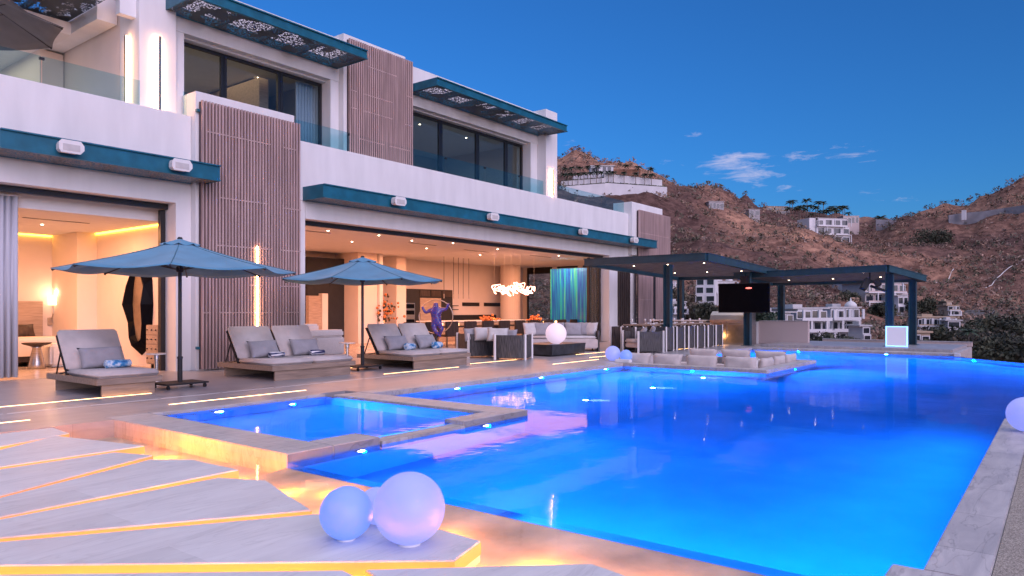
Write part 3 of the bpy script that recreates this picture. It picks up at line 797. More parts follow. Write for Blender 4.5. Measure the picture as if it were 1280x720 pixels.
# left terrace: end wall, roof canopy with leaf cut-outs, inner glazing
part(B(7.3,7.74,17.5,26,8.05,8.6), 'roof_fascia', M['stucco'])
part(B(4.2,7.3,18.9,26,8.0,8.3), 'terrace_ceiling', M['ceiling'])
s = MB(); s.box(5.5,7.4,16.62,16.68,8.34,8.6); s.box(5.44,5.5,16.62,25.5,8.34,8.6); s.box(5.5,7.3,25.4,25.5,8.34,8.6); s.box(6.4,6.45,16.69,25.3,8.42,8.55)
ct = part(s, 'canopy', M['teal'])
s = MB(); s.sheet([(5.52,16.7),(7.29,16.7),(7.29,25.4),(5.52,25.4)], 8.36); s.build('perforated_panel', M['perf_up'], ct)
part(B(7.2,7.74,20.5,26,5.31,8.0), 'wall', M['plaster'])
part(B(-4,7.1,23.9,24.1,7.05,7.6), 'beam', M['stucco'])
for x in (-1.5,2.2,5.3): part(B(x,x+.3,23.9,24.2,5.31,7.04), 'post', M['stucco'])
part(B(-4,7.1,24.5,24.6,5.31,7.0), 'glass_wall', M['glass'])
part(B(-4,7.2,26,26.2,5.31,8.0), 'wall', M['plaster'])
lamp('terrace_room_light','AREA',(6.0,21.5,7.95),22,(1,.70,.5),1.6,3)

# -- ground floor inside
part(B(-4,34,16.6,25.3,-.3,.003), 'floor', M['floor_in'])
part(B(-4,8.719,17.0,23,3.50,3.62), 'ceiling', M['ceiling']); part(B(-4,8.6,16.57,17.1,3.87,3.98), 'ceiling', M['ceiling']); part(B(-4,8.6,16.95,16.999,3.50,3.90), 'ceiling_edge', M['ceiling']); part(B(11.6,34,16.57,25.3,3.86,3.98), 'ceiling', M['ceiling'])
# bedroom
part(B(-4,9.2,22.55,22.75,.0,3.86), 'interior_wall', M['plaster'])
part(B(8.72,8.95,16.76,22.5,.0,3.86), 'interior_wall', M['plaster'])
part(B(8.22,8.719,20.9,22.54,.0,3.86), 'interior_wall', M['plaster'])
part(B(-4.2,-4,16.6,23,0,4.3), 'interior_wall', M['plaster'])
# lowered ceiling edges with LED coves
part(B(-4,8.2,22.50,22.545,3.46,3.495), 'cove_light', M['cove']); part(B(8.67,8.716,17.2,20.88,3.46,3.495), 'cove_light', M['cove'])
lamp('bedroom_light','AREA',(4.5,19.2,3.46),190,(1,.42,.19),5,3); lamp('bedroom_light_2','AREA',(7.3,18.6,3.46),48,(1,.42,.19),1,1)
# living room walls
part(B(11.3,34,25.1,25.3,.0,3.86), 'interior_wall', M['plaster'])
part(B(11.55,11.7,16.76,25.1,.0,3.86), 'interior_wall', M['plaster'])
def at(u, Y):     # x of a point of the plan on the line Y, along a compass bearing
    k = (u-640)/900; return Y*(CC+SS*k)/(SS-CC*k)
part(B(at(384,24.5),at(437,24.5),24.5,25.09,.0,3.6), 'bookcase_wall', M['blackm'])
part(B(at(386,24.3),at(402,24.3),24.3,24.49,.0,2.0), 'oak_panel', M['oak'])
part(B(at(402,24.3),at(409,24.3),24.25,24.49,.0,2.1), 'pilaster', M['plaster'])
part(B(at(438,24.1),at(462,24.1),23.6,25.09,.0,3.86), 'pillar', M['plaster'])
part(B(at(463,24.1),at(467,24.1),23.5,25.09,.0,3.86), 'pillar', M['ceiling'])
part(B(at(484,24.6),at(488,24.6),24.6,25.09,.0,2.9), 'dark_slot', M['black'])
part(B(at(488,24.3),at(500,24.3),23.9,25.09,.0,3.86), 'pillar', M['plaster'])
lamp('living_light','AREA',(15.5,20.5,3.82),225,(1,.39,.19),5,5); lamp('living_light_2','AREA',(22,20.5,3.82),260,(1,.38,.18),6,5); lamp('living_light_3','AREA',(28.5,20,3.82),225,(1,.38,.18),6,5)
# kitchen wall
kx = lambda u: at(u, 24.6)
part(B(kx(500),kx(562),24.4,25.09,.0,2.42), 'kitchen_cabinet', M['blackm'])
part(B(kx(521),kx(547),24.36,24.4,.0,2.0), 'refrigerator_panel', M['oak'])
for i in range(3): part(B(kx(521+14*i),kx(533+14*i),24.37,24.4,2.08,2.36), 'upper_cabinet', M['darkwood'])
ov = part(B(kx(501),kx(514),24.35,24.4,.7,1.75), 'oven', M['steel'])
for z in (.78,1.2,1.5): B(kx(502),kx(513),24.33,24.348,z,z+.2).build('oven_door', M['screen'], ov)
part(B(kx(558),kx(628),25.05,25.09,.82,1.16), 'splashback', M['black'])
part(B(kx(518),kx(628),24.5,25.04,.0,.8), 'kitchen_counter', M['ceiling'])
for z in (1.62,1.42): part(B(kx(562),kx(576),24.75,25.09,z,z+.04), 'shelf', M['blackm'])
for a, b_ in ((578,599),(605,627)): part(B(at(a,25.08),at(b_,25.08),25.06,25.09,1.63,1.82), 'slot_window', M['black'])
part(MB().lathe((at(638,24.0),24.0,0), [(.55,0),(.55,3.859)], 28), 'round_pillar', M['plaster'], smooth=False)
# glazed end wall
XE = 33.7
for y in (16.7,18.9,20.9,22.6,24.7): part(B(XE,XE+.2,y,y+.3,.0,3.86), 'pier', M['plaster'])
for a, b_ in ((17.0,18.9),(19.2,20.9),(21.2,22.6),(22.9,24.7)):
    s = MB(); s.box(XE+.05,XE+.12,a,b_,3.5,3.86); s.box(XE+.05,XE+.12,a,a+.1,0,3.5); s.box(XE+.05,XE+.12,b_-.1,b_,0,3.5)
    f = part(s, 'glazed_door', M['black']); B(XE+.08,XE+.09,a+.1,b_-.1,0,3.5).build('pane', M['glass'], f)
# sliding door frames and stacked leaves
part(B(-4,8.43,16.5,16.6,3.74,3.862), 'door_track', M['black']); part(B(12.0,28.34,16.5,16.6,3.74,3.862), 'door_track', M['black'])
part(B(8.32,8.43,16.62,16.74,.004,3.735), 'door_frame', M['black'])
s = MB()
for i in range(5): s.box(28.2+.0*i,28.34,16.62+.14*i,16.70+.14*i,.004,3.735)
s.box(27.35,27.45,16.62,16.72,.004,3.735)
f = part(s, 'stacked_glass_door', M['black'])
B(27.51,28.19,16.65,16.66,.01,3.73).build('pane', M['glass'], f)
s = MB()
for i in range(6): s.box(29.1+.2*i,29.2+.2*i,16.10,16.165,.0,3.8)
part(s, 'wood_strip', M['darkwood'])
# ceiling slots and downlights
rnd = random.Random(5)
for (x, y, l) in ((13.5,18.5,1.2),(18.5,18.8,1.4),(22.0,19.2,1.6),(26,18.8,1.6),(6.2,18.6,1.4),(3.6,20.5,1.2)):
    z = 3.50 if x < 9 else 3.86
    part(B(x,x+l,y,y+.09,z-.008,z-.001), 'ceiling_slot', M['black'])
for (x, y) in ((14.2,18.0),(16.1,17.8),(18.0,18.2),(17.0,20.2),(19.6,17.7),(20.6,20.0),(22.6,18.0),(24.5,20.5),(27.0,18.0),(5.0,19.0),(7.0,19.8),(2.5,18.2)):
    z = 3.50 if x < 9 else 3.86; part(MB().cyl((x,y,z-.01),(x,y,z-.002),.03,n=12), 'downlight', M['spotlens'])

# ------------------------------------------------------------------ loungers
def lounger(label, loc, W=1.05, seats=1, rz=0):
    t = thing('sun_lounger', label, 'sun lounger', loc, rz, 'teak sun loungers with taupe mattresses on the pool deck')
    Lw = W*seats
    s = MB()
    n = 7
    s.box(0,Lw,0,.06,.20,.30); s.box(0,Lw,1.94,2.0,.20,.30); s.box(0,.05,.061,1.939,.20,.30); s.box(Lw-.05,Lw,.061,1.939,.20,.30)
    for i in range(14): s.box(.051,Lw-.051,.07+.134*i,.07+.134*i+.118,.255,.285)
    s.build('platform', M['woodx'], t, local=True, bevel=.006)
    MB().box(.10,Lw-.10,.06,.10,.0,.199).build('foot_panel', M['woodx'], t, local=True)
    MB().box(.10,Lw-.10,1.84,1.88,.0,.199).build('head_panel', M['woodx'], t, local=True)
    MB().box(Lw-.16,Lw-.12,.101,1.839,.0,.199).build('side_panel', M['wood'], t, local=True)
    for k in range(seats):
        x0 = k*W+.035; x1 = (k+1)*W-.03
        s = MB(); s.box(x0,x1,.03,1.26,.30,.405)
        mt = s.build('mattress', M['cushion'], t, local=True, bevel=.035, smooth=True)
        a = R(57); c = Vector(((x0+x1)/2, 1.23, .36))
        y = Vector((0,math.cos(a),math.sin(a)))
        m = MB(); m.obox(c+y*.40+Vector((0,.0,.02)), (x1-x0,.80,.10), (a,0,0))
        m.build('backrest_mattress', M['cushion'], t, local=True, bevel=.035, smooth=True)
        f = MB(); nn = Vector((0,math.sin(a),-math.cos(a)))*.085
        f.obox(c+y*.38+nn, (x1-x0-.02,.78,.03), (a,0,0))
        bf = f.build('backrest_frame', M['blackm'], t, local=True)
        g = MB()
        for x in (x0+.06, x1-.06):
            p = c+y*.55+nn; g.cyl((x,p.y,p.z),(x,p.y+.22,.29),.014,n=8); g.cyl((x,p.y-.30,.36),(x,p.y+.1,.29),.012,n=8)
        g.build('prop', M['black'], bf, local=True)
    return t
def lay_pillow(name, label, cat, root, x, y, z, w, h, t, tilt, mat_, seed, rz=0, group=None):
    """cushion leaning at tilt (from upright) - coordinates in the lounger's own frame"""
    m = root.matrix_basis @ Matrix.Translation((x,y,z)) @ Matrix.Rotation(rz,4,'Z') @ Matrix.Rotation(-tilt,4,'X')
    o = MB().pillow(m, w, h, t, 12, seed).build(name, mat_, None, smooth=True, weld=True)
    return tag(o, label, cat, group)
G_P = 'grey lumbar pillows on the sun loungers'
l1 = lounger('single teak sun lounger with taupe mattress beside the open bedroom', (5.08,12.18,0))
l2 = lounger('double teak sun lounger in front of the slatted screen with the light bar', (8.38,12.33,0), seats=2)
l3 = lounger('double teak sun lounger before the open living room, under the second parasol', (12.1,12.2,0), seats=2)
lay_pillow('pillow','grey lumbar pillow on the single sun lounger','pillow',l1,.55,1.12,.585,.74,.40,.19,R(28),M['cushion2'],1,group=G_P)
lay_pillow('pillow','grey lumbar pillow on the left seat of the lounger by the slatted screen','pillow',l2,.56,1.12,.585,.74,.40,.19,R(28),M['cushion2'],2,.05,group=G_P)
lay_pillow('pillow','grey lumbar pillow on the right seat of the lounger by the slatted screen','pillow',l2,1.6,1.12,.585,.74,.40,.19,R(28),M['cushion2'],3,-.04,group=G_P)
lay_pillow('pillow','grey lumbar pillow on the left seat of the lounger by the living room','pillow',l3,.56,1.12,.585,.74,.40,.19,R(30),M['cushion2'],4,group=G_P)
lay_pillow('pillow','grey lumbar pillow on the right seat of the lounger by the living room','pillow',l3,1.6,1.12,.585,.74,.40,.19,R(30),M['cushion2'],5,.06,group=G_P)
def towel(label, root, x, y, r, l, mat_, rz=0, flat=1.0):
    s = MB(); n = 22
    prof = []
    m = root.matrix_basis @ Matrix.Translation((x,y,.408+r*flat)) @ Matrix.Rotation(rz,4,'Z')
    ax = [(-l/2,.55),(-l/2+.004,.82),(-l/2+.012,1),(0,1.03),(l/2-.012,1),(l/2-.004,.82),(l/2,.55)]
    vs = []
    for (px, k) in ax:
        for i in range(n):
            a = 2*PI*i/n; rr = r*k*(1+.05*math.sin(2*a+px*9))
            vs.append(m @ Vector((px, rr*math.cos(a), rr*flat*math.sin(a))))
    fs = [(a*n+j, a*n+(j+1)%n, (a+1)*n+(j+1)%n, (a+1)*n+j) for a in range(len(ax)-1) for j in range(n)] + [tuple(range(n)), tuple(range((len(ax)-1)*n, len(ax)*n))]
    s.add(vs, fs)
    # the rolled end shows as a spiral edge
    sp = [m @ Vector((-l/2-.004, r*.12*k**.9*math.cos(k*1.1)*.55, r*.12*k**.9*flat*math.sin(k*1.1)*.55)) for k in range(1,13)]
    s.tube(sp, .006, 5)
    return tag(s.build('rolled_towel', mat_, None, smooth=True), label, 'towel', 'rolled towels on the sun loungers')
towel('marbled blue towel lying on the single sun lounger', l1, .70,0.86,.085,.42,M['towel_blue'],.05,.8)
towel('left of the two navy and white rolled towels, on the lounger by the slatted screen', l2, .68,.86,.07,.36,M['towel_navy'],.1,.85)
towel('right of the two navy and white rolled towels, on the lounger by the slatted screen', l2, 1.72,.86,.07,.36,M['towel_navy'],-.02,.85)
towel('left of the two marbled blue rolled towels, on the lounger by the living room', l3, .72,.84,.09,.34,M['towel_blue'],.25,.95)
towel('right of the two marbled blue rolled towels, on the lounger by the living room', l3, 1.72,.84,.09,.34,M['towel_blue'],.2,.95)

# ------------------------------------------------------------------ parasols
def parasol(label, loc, rad, ztop, zrim, rot, mtop, base=True, name='parasol', ribs=8, group='blue canvas parasols on the pool deck'):
    t = thing(name, label, 'parasol', loc, 0, group)
    s = MB(); nseg = 8; nr = 8
    def surf(r0, r1, ztp, zrm, thick, name, m, sag, scallop):
        s = MB(); rows = []
        per = ribs*nseg
        for k in range(nr+1):
            f = k/nr; row = []
            for i in range(per):
                a = rot+2*PI*i/per; ph = (i % nseg)/nseg
                between = math.sin(PI*ph)
                rr = (r0+(r1-r0)*f)
                flat = math.cos(PI/ribs)/math.cos(((i % nseg)/nseg-.5)*2*PI/ribs)
                rr *= flat*(1-scallop*between*f*f) if True else 1
                z = ztp+(zrm-ztp)*(f**.80) - sag*between*math.sin(PI*min(1,f*.9))*f - .0
                z += -.035*between*f*f
                row.append(len(s.v)); s.v.append((rr*math.cos(a), rr*math.sin(a), z))
            rows.append(row)
        per_n = len(rows[0])
        for k in range(nr):
            for i in range(per_n):
                s.f.append((rows[k][i], rows[k][(i+1)%per_n], rows[k+1][(i+1)%per_n], rows[k+1][i]))
        o = s.build(name, m, t, smooth=False, local=True)
        md = o.modifiers.new('thickness','SOLIDIFY'); md.thickness = thick; md.offset = 0
        for i, p in enumerate(o.data.polygons): p.use_smooth = True
        o.data.materials.append(M['cloth_grey'])
        return o
    cn = surf(.16, rad, ztop-.07, zrim, .006, 'canopy', mtop, .07, .035)
    v = surf(.02, .34, ztop, ztop-.10, .006, 'vent', mtop, .01, .02)
    v.parent = cn
    rb = MB(); tips = MB()
    for i in range(ribs):
        a = rot+2*PI*i/ribs; e = Vector((rad*.985*math.cos(a), rad*.985*math.sin(a), zrim-.02)); h_ = Vector((.05*math.cos(a), .05*math.sin(a), ztop-.12))
        rb.cyl(h_, e, .011, n=6)
        rb.cyl((.06*math.cos(a),.06*math.sin(a),zrim+.02), h_.lerp(e,.48), .009, n=6)
        tips.sphere(e, .022, 8, 6)
    rb.add(tips.v, tips.f); rb.build('rib', M['black'], t, local=True)
    sm = MB()
    for i in range(ribs):
        a = rot+2*PI*i/ribs
        sm.tube([((.16+(rad-.16)*f)*math.cos(a), (.16+(rad-.16)*f)*math.sin(a), (ztop-.07)+(zrim-ztop+.07)*(f**.8)+.006) for f in (0,.1,.2,.35,.5,.65,.8,.9,1.)], .0055, 4)
    sm.build('seam', M['blackm'] if mtop is M['cloth_grey'] else M['teal'], t, local=True)
    MB().lathe((0,0,0), [(.032,.10),(.032,ztop-.02),(.05,ztop-.0),(.03,ztop+.03)], 16).build('pole', M['black'], t, local=True, smooth=False)
    MB().lathe((0,0,zrim-.03), [(.05,0),(.065,.02),(.065,.09),(.05,.11)], 16).build('runner', M['black'], t, local=True)
    MB().lathe((0,0,0), [(.043,.10),(.043,.52),(.05,.53),(.05,.56),(.03,.57)], 16).build('sleeve', M['blackm'], t, local=True)
    if base:
        s = MB(); s.box(-.40,.40,-.30,.30,.075,.105)
        b_ = s.build('base_plate', M['blackm'], t, local=True, bevel=.012)
        for x in (-.34,.34):
            for y in (-.24,.24):
                w_ = MB(); w_.cyl((x-.02,y,.034),(x+.02,y,.034),.033,n=14); w_.box(x-.012,x+.012,y-.02,y+.02,.05,.076)
                w_.build('caster', M['black'], b_, local=True)
    return t
parasol('blue canvas parasol beside the single lounger, the larger and left one', (6.72,12.72,0), 2.02, 2.70, 2.12, R(37.4-90+21), M['cloth_blue'])
parasol('blue canvas parasol between the two double loungers, the smaller-looking right one', (11.38,13.15,0), 1.93, 2.66, 2.10, R(30), M['cloth_blue'])
parasol('grey parasol on the upper left terrace seen from below', (4.9,18.6,5.3), 2.05, 3.2, 2.30, R(10), M['cloth_grey'], base=False, group='upper terrace parasol')

# slim side tables, a tray on a pin
def pin_table(label, loc, h, rz=0):
    t = thing('side_table', label, 'side table', loc, rz, 'slim pedestal side tables beside the loungers')
    MB().lathe((0,0,0), [(.02,h-.022),(.19,h-.02),(.195,h),(.02,h+.001)], 28).build('table_top', M['white_metal'], t, local=True)
    MB().lathe((0,0,0), [(.035,.012),(.035,h-.13),(.05,h-.12),(.05,h-.03),(.03,h-.022)], 18).build('stem', M['steel'], t, local=True)
    MB().lathe((0,0,0), [(.11,0),(.11,.011)], 24).build('foot', M['steel'], t, local=True)
    return t
pin_table('slim side table with dark stem between the single lounger and the parasol pole', (7.05,14.25,0), .55)
pin_table('slim side table with pale stem at the left corner of the living room lounger', (11.16,13.44,0), .64)

# ------------------------------------------------------------------ LED lines let into the deck
for lab, x0, x1, y, wd in (('glowing floor strip in front of the single lounger',2.0,5.95,12.2,.028),('glowing floor strip beside the spa edge, longest in the deck',5.4,7.82,10.52,.028),
  ('short glowing floor strip at the left picture edge near the slabs',2.0,3.56,10.46,.028),('glowing floor strip in front of the living room lounger',10.85,13.3,11.82,.028),
  ('glowing floor strip in the deck before the black coffee table',15.5,17.8,10.5,.028),('short glowing floor strip behind the parasol base',10.3,12.0,13.75,.025),
  ('glowing floor strip under the living room lounger side',14.3,16.3,12.3,.025),('glowing floor strip behind the pair of globes on the pool corner',18.3,20.4,11.1,.025),('glowing floor strip beneath the armchair with lit seat',19.3,21.6,12.2,.025),
  ('glowing floor strip at the foot of the rope dining chairs',24.2,25.2,10.95,.03)):
    s = MB(); s.box(x0,x1,y-wd/2,y+wd/2,-.02,.006)
    t = thing('floor_light', lab, 'floor light', ((x0+x1)/2,y,0), 0, 'warm light strips let into the deck')
    s.build('diffuser', M['led'], t)
    s = MB(); s.box(x0-.01,x1+.01,y-wd/2-.012,y-wd/2-.001,-.02,.004); s.box(x0-.01,x1+.01,y+wd/2+.001,y+wd/2+.012,-.02,.004); s.build('channel', M['steel'], t)
s = MB(); 
for i in range(12):
    s.box(1.5+1.05*i,2.5+1.05*i,11.36,11.375,-.01,.003)
tag(s.build('drain_slot', M['white_metal']), 'thin pale drain slot running along the deck past the parasol base', 'drain')

# ------------------------------------------------------------------ glowing globes
def globe(label, x, y, r, m, z=0.):
    t = thing('globe_lamp', label, 'globe lamp', (x,y,z), 0, 'glowing globe lamps round the pool')
    MB().sphere((0,0,r), r, 48, 32).build('shade', m, t, smooth=True, local=True)
    MB().lathe((0,0,-.0), [(r*.34,.0),(r*.34,r*.055),(r*.25,r*.07)], 24).build('base', M['white_metal'], t, local=True)
    return t
def gl(u, d): p = bearing(u, d); return p.x, p.y
globe('biggest glowing globe, in front of the cluster on the slab', *gl(511.5,4.32), .214, M['globe'])
globe('bluish glowing globe on the slab, left of the biggest one', *gl(433,4.405), .1615, M['globe_b'])
globe('small glowing globe half hidden between the two big ones', *gl(471,4.72), .12, M['globe'])
globe('glowing globe at the pool corner, larger of the pair', *gl(766,19.9), .21, M['globe'])
globe('glowing globe at the pool corner, smaller of the pair', *gl(782.5,19.6), .165, M['globe_b'])
globe('pinkish white globe on the black coffee table', *gl(695,22.3), .325, M['globe_w'], .36)
globe('glowing globe at the far end of the near coping, cut by the picture edge', *gl(1283,8.3), .20, M['globe'])

# ------------------------------------------------------------------ lounge furniture on the deck
def arm_chair(label, loc, rz, name='rope_armchair', group='charcoal rope armchairs with white posts on the deck', h=.70, w=1.0, dp=.95):
    t = thing(name, label, 'armchair', loc, rz, group)
    # U-shaped rope shell, open to local -y
    pts = [(-w/2,-dp/2)]; r = .28
    for k in range(7): a = PI-PI/2*k/6; pts.append((-w/2+r+r*math.cos(a), dp/2-r+r*math.sin(a)))
    for k in range(7): a = PI/2-PI/2*k/6; pts.append((w/2-r+r*math.cos(a), dp/2-r+r*math.sin(a)))
    pts.append((w/2,-dp/2))
    inner = [(x*.88, y*.88 if y > -dp/2+.01 else y) for x, y in pts]
    s = MB(); s.prism(pts+inner[::-1], .05, h); s.build('rope_shell', M['rattan'], t, local=True)
    for (x, y) in (pts[0], pts[4], pts[11], pts[15]):
        v = Vector((x,y)); q = v.normalized()*.022
        MB().obox((x+q.x,y+q.y,h/2+.012),(.055,.055,h+.024),(0,0,math.atan2(q.y,q.x))).build('post', M['white_metal'], t, local=True)
    MB().box(-w*.43,w*.43,-dp/2+.02,dp*.40,.16,.30).build('seat_base', M['cushion'], t, local=True, bevel=.02)
    MB().box(-w*.43,w*.43,-dp/2-.0,dp*.38,.301,.44).build('seat_cushion', M['cushion'], t, local=True, bevel=.04, smooth=True)
    return t
def loose(label, loc, rz, w, h, t, tilt, m, seed, group=None, name='cushion', roll=0):
    mm = Matrix.Translation(loc) @ Matrix.Rotation(rz,4,'Z') @ Matrix.Rotation(-tilt,4,'X') @ Matrix.Rotation(roll,4,'Y')
    return tag(MB().pillow(mm, w, h, t, 10, seed).build(name, m, None, smooth=True, weld=True), label, 'cushion', group)
VIEW = math.atan2(-CC, SS)                # heading of something square to the camera's view
A1 = bearing(598,21.7); A2 = bearing(640,20.75)
arm_chair('charcoal rope armchair seen from behind, farther left of the pair', A1, VIEW+PI+.35)
arm_chair('charcoal rope armchair seen from behind, nearer right of the pair', A2, VIEW+PI-.15)
GC = 'loose grey cushions on the deck furniture'
for i, (u, d, z, rz, w_, tl, m_, lab) in enumerate((
  (588,21.3,.74,.5,.42,.35,'cushion2','small grey cushion at the left rim of the left rope armchair'),
  (604,21.2,.77,.2,.55,.3,'cushw','pale grey cushion at the back of the left rope armchair'),
  (622,20.6,.77,-.1,.62,.45,'cushw','widest pale cushion, at the back of the right rope armchair'),
  (639,20.9,.71,-.5,.35,.3,'cushion2','small grey cushion at the right rim of the right rope armchair'))):
    p = bearing(u, d, z-.06); loose(lab, p, VIEW+rz, w_, .42, .2, tl, M[m_], 30+i, GC)
arm_chair('charcoal rope armchair in profile with lit seat, beside the pool corner globes', bearing(806,24.2), VIEW-PI/2+.35+0*PI, w=1.0, dp=1.05)
loose('grey cushion leaning in the profile rope armchair', bearing(803,24.2,.62), VIEW+PI/2-.25+PI, .6,.5,.18,.55,M['cushion2'],41,GC)
loose('second grey cushion behind the one leaning in the profile rope armchair', bearing(815,24.6,.66), VIEW+PI/2-.1+PI, .5,.45,.16,.35,M['cushion2'],42,GC)
# sofa
sp = bearing(699,25.2); S0 = thing('outdoor_sofa','long pale grey outdoor sofa behind the black coffee table','sofa',sp,VIEW)
MB().box(-1.28,1.28,-.62,.36,.10,.42).build('seat_base', M['cushion'], S0, local=True, bevel=.03, smooth=False)
MB().box(-1.24,1.24,-.60,.20,.421,.52).build('seat_cushion', M['cushw'], S0, local=True, bevel=.04, smooth=True)
MB().box(-1.28,1.28,.361,.44,.10,.78).build('backrest', M['rattan'], S0, local=True, bevel=.01)
MB().box(1.281,1.35,-.55,.44,.0,.70).build('armrest', M['rattan'], S0, local=True, bevel=.01)
for x in (-1.2,1.2):
    for y in (-.55,.35): MB().box(x-.03,x+.03,y-.03,y+.03,0,.099).build('leg', M['black'], S0, local=True)
for i, (x, rz, w_, m_, lab) in enumerate(((-1.02,.5,.55,'cushw','pale cushion in the left corner of the outdoor sofa'),(-.62,.05,.6,'cushion2','grey back cushion next to the left corner of the sofa'),
   (-.1,0,.62,'cushion2','grey back cushion behind the white globe on the sofa'),(.5,.0,.66,'cushion2','grey back cushion right of the globe on the sofa'),(.92,-.1,.4,'cushion2','blue-grey cushion second from the right end of the sofa'),(1.1,-.7,.55,'cushw','striped pale cushion at the right end of the sofa'))):
    q = S0.matrix_basis @ Vector((x,.13-.1*(abs(x)>1),.74)); loose(lab, q, VIEW+rz, w_, .5, .18, .28, M[m_], 50+i, GC)
# coffee table: dark stone block
T = thing('coffee_table','low black stone coffee table carrying the white globe','coffee table',(18.85,12.85,0),0)
s = MB(); s.hexa([(17.99,12.23,.04),(19.85,12.23,.04),(19.85,13.45,.04),(17.99,13.45,.04)],[(17.97,12.21,.33),(19.87,12.21,.33),(19.87,13.47,.33),(17.97,13.47,.33)])
s.build('body', M['darkstone'], T); B(17.96,19.88,12.2,13.48,.331,.36).build('table_top', M['darkstone'], T, bevel=.006); B(18.1,19.7,12.35,13.35,0,.039).build('plinth', M['black'], T)

# outdoor dining table with rope chairs and place settings
Tb = thing('dining_table','long outdoor dining table laid with glasses under the large pergola','dining table',(25.3,11.9,0),0)
B(22.6,28.0,11.25,12.35,.86,.91).build('table_top', M['woodx'], Tb, bevel=.006)
for x in (23.0,27.6):
    for y in (11.4,12.2): B(x-.04,x+.04,y-.04,y+.04,0,.859).build('leg', M['black'], Tb)
def rope_chair(label, loc, rz):
    t = thing('rope_dining_chair', label, 'dining chair', loc, rz, 'charcoal rope dining chairs round the outdoor table')
    w, dp, h = .60, .56, .82
    pts = [(-w/2,-dp/2)]; r = .2
    for k in range(6): a = PI-PI/2*k/5; pts.append((-w/2+r+r*math.cos(a), dp/2-r+r*math.sin(a)))
    for k in range(6): a = PI/2-PI/2*k/5; pts.append((w/2-r+r*math.cos(a), dp/2-r+r*math.sin(a)))
    pts.append((w/2,-dp/2)); inner = [(x*.9, y*.9 if y > -dp/2+.01 else y) for x, y in pts]
    MB().prism(pts+inner[::-1], .04, h).build('rope_shell', M['rattan'], t, local=True)
    for (x, y) in (pts[0], pts[3], pts[10], pts[13]):
        q = Vector((x,y)).normalized()*.018; MB().obox((x+q.x,y+q.y,h/2+.01),(.045,.045,h+.02),(0,0,math.atan2(q.y,q.x))).build('post', M['white_metal'], t, local=True)
    MB().box(-w*.42,w*.42,-dp/2,dp*.40,.38,.46).build('seat', M['cushion'], t, local=True, bevel=.02)
    return t
names = ['first','second','third','fourth','fifth','sixth']
rc = None
for i in range(6):
    lab = f'{names[i]} rope dining chair from the left on the pool side of the outdoor table'
    loc = (23.0+.9*i, 10.95, 0)
    if rc is None: rc = rope_chair(lab, loc, PI)
    else: dup(rc, loc, PI+.06*(-1)**i, lab)
for i in range(6):
    dup(rc, (23.0+.9*i, 12.7, 0), .04*(-1)**i, f'{names[i]} rope dining chair from the left on the house side of the outdoor table')
dup(rc, (22.2,11.8,0), PI/2, 'rope dining chair at the near head of the outdoor table')
def goblet(label, p, group, m='glass'):
    t = MB().lathe(p, [(.03,0),(.03,.004),(.006,.01),(.006,.075),(.03,.10),(.036,.15),(.03,.18)], 12).build('wine_glass', M['white_metal'] if m == 'w' else M[m], None, smooth=True)
    return tag(t, label, 'glass', group)
rnd = random.Random(9)
for i in range(12):
    x = 22.9+.85*(i//2)+rnd.uniform(-.1,.1); y = 11.42 if i % 2 == 0 else 12.1
    goblet('small pale glass standing on the outdoor dining table', (x,y,.911), 'pale glasses on the outdoor dining table', 'w')
    nk = MB().obox((x+.22,y+.02,.93),(.16,.12,.035),(0,0,rnd.uniform(-.2,.2))).build('folded_napkin', M['towelstripe'], None, bevel=.01)
    tag(nk, 'white folded napkin laid on the outdoor dining table', 'napkin', 'white napkins on the outdoor dining table')

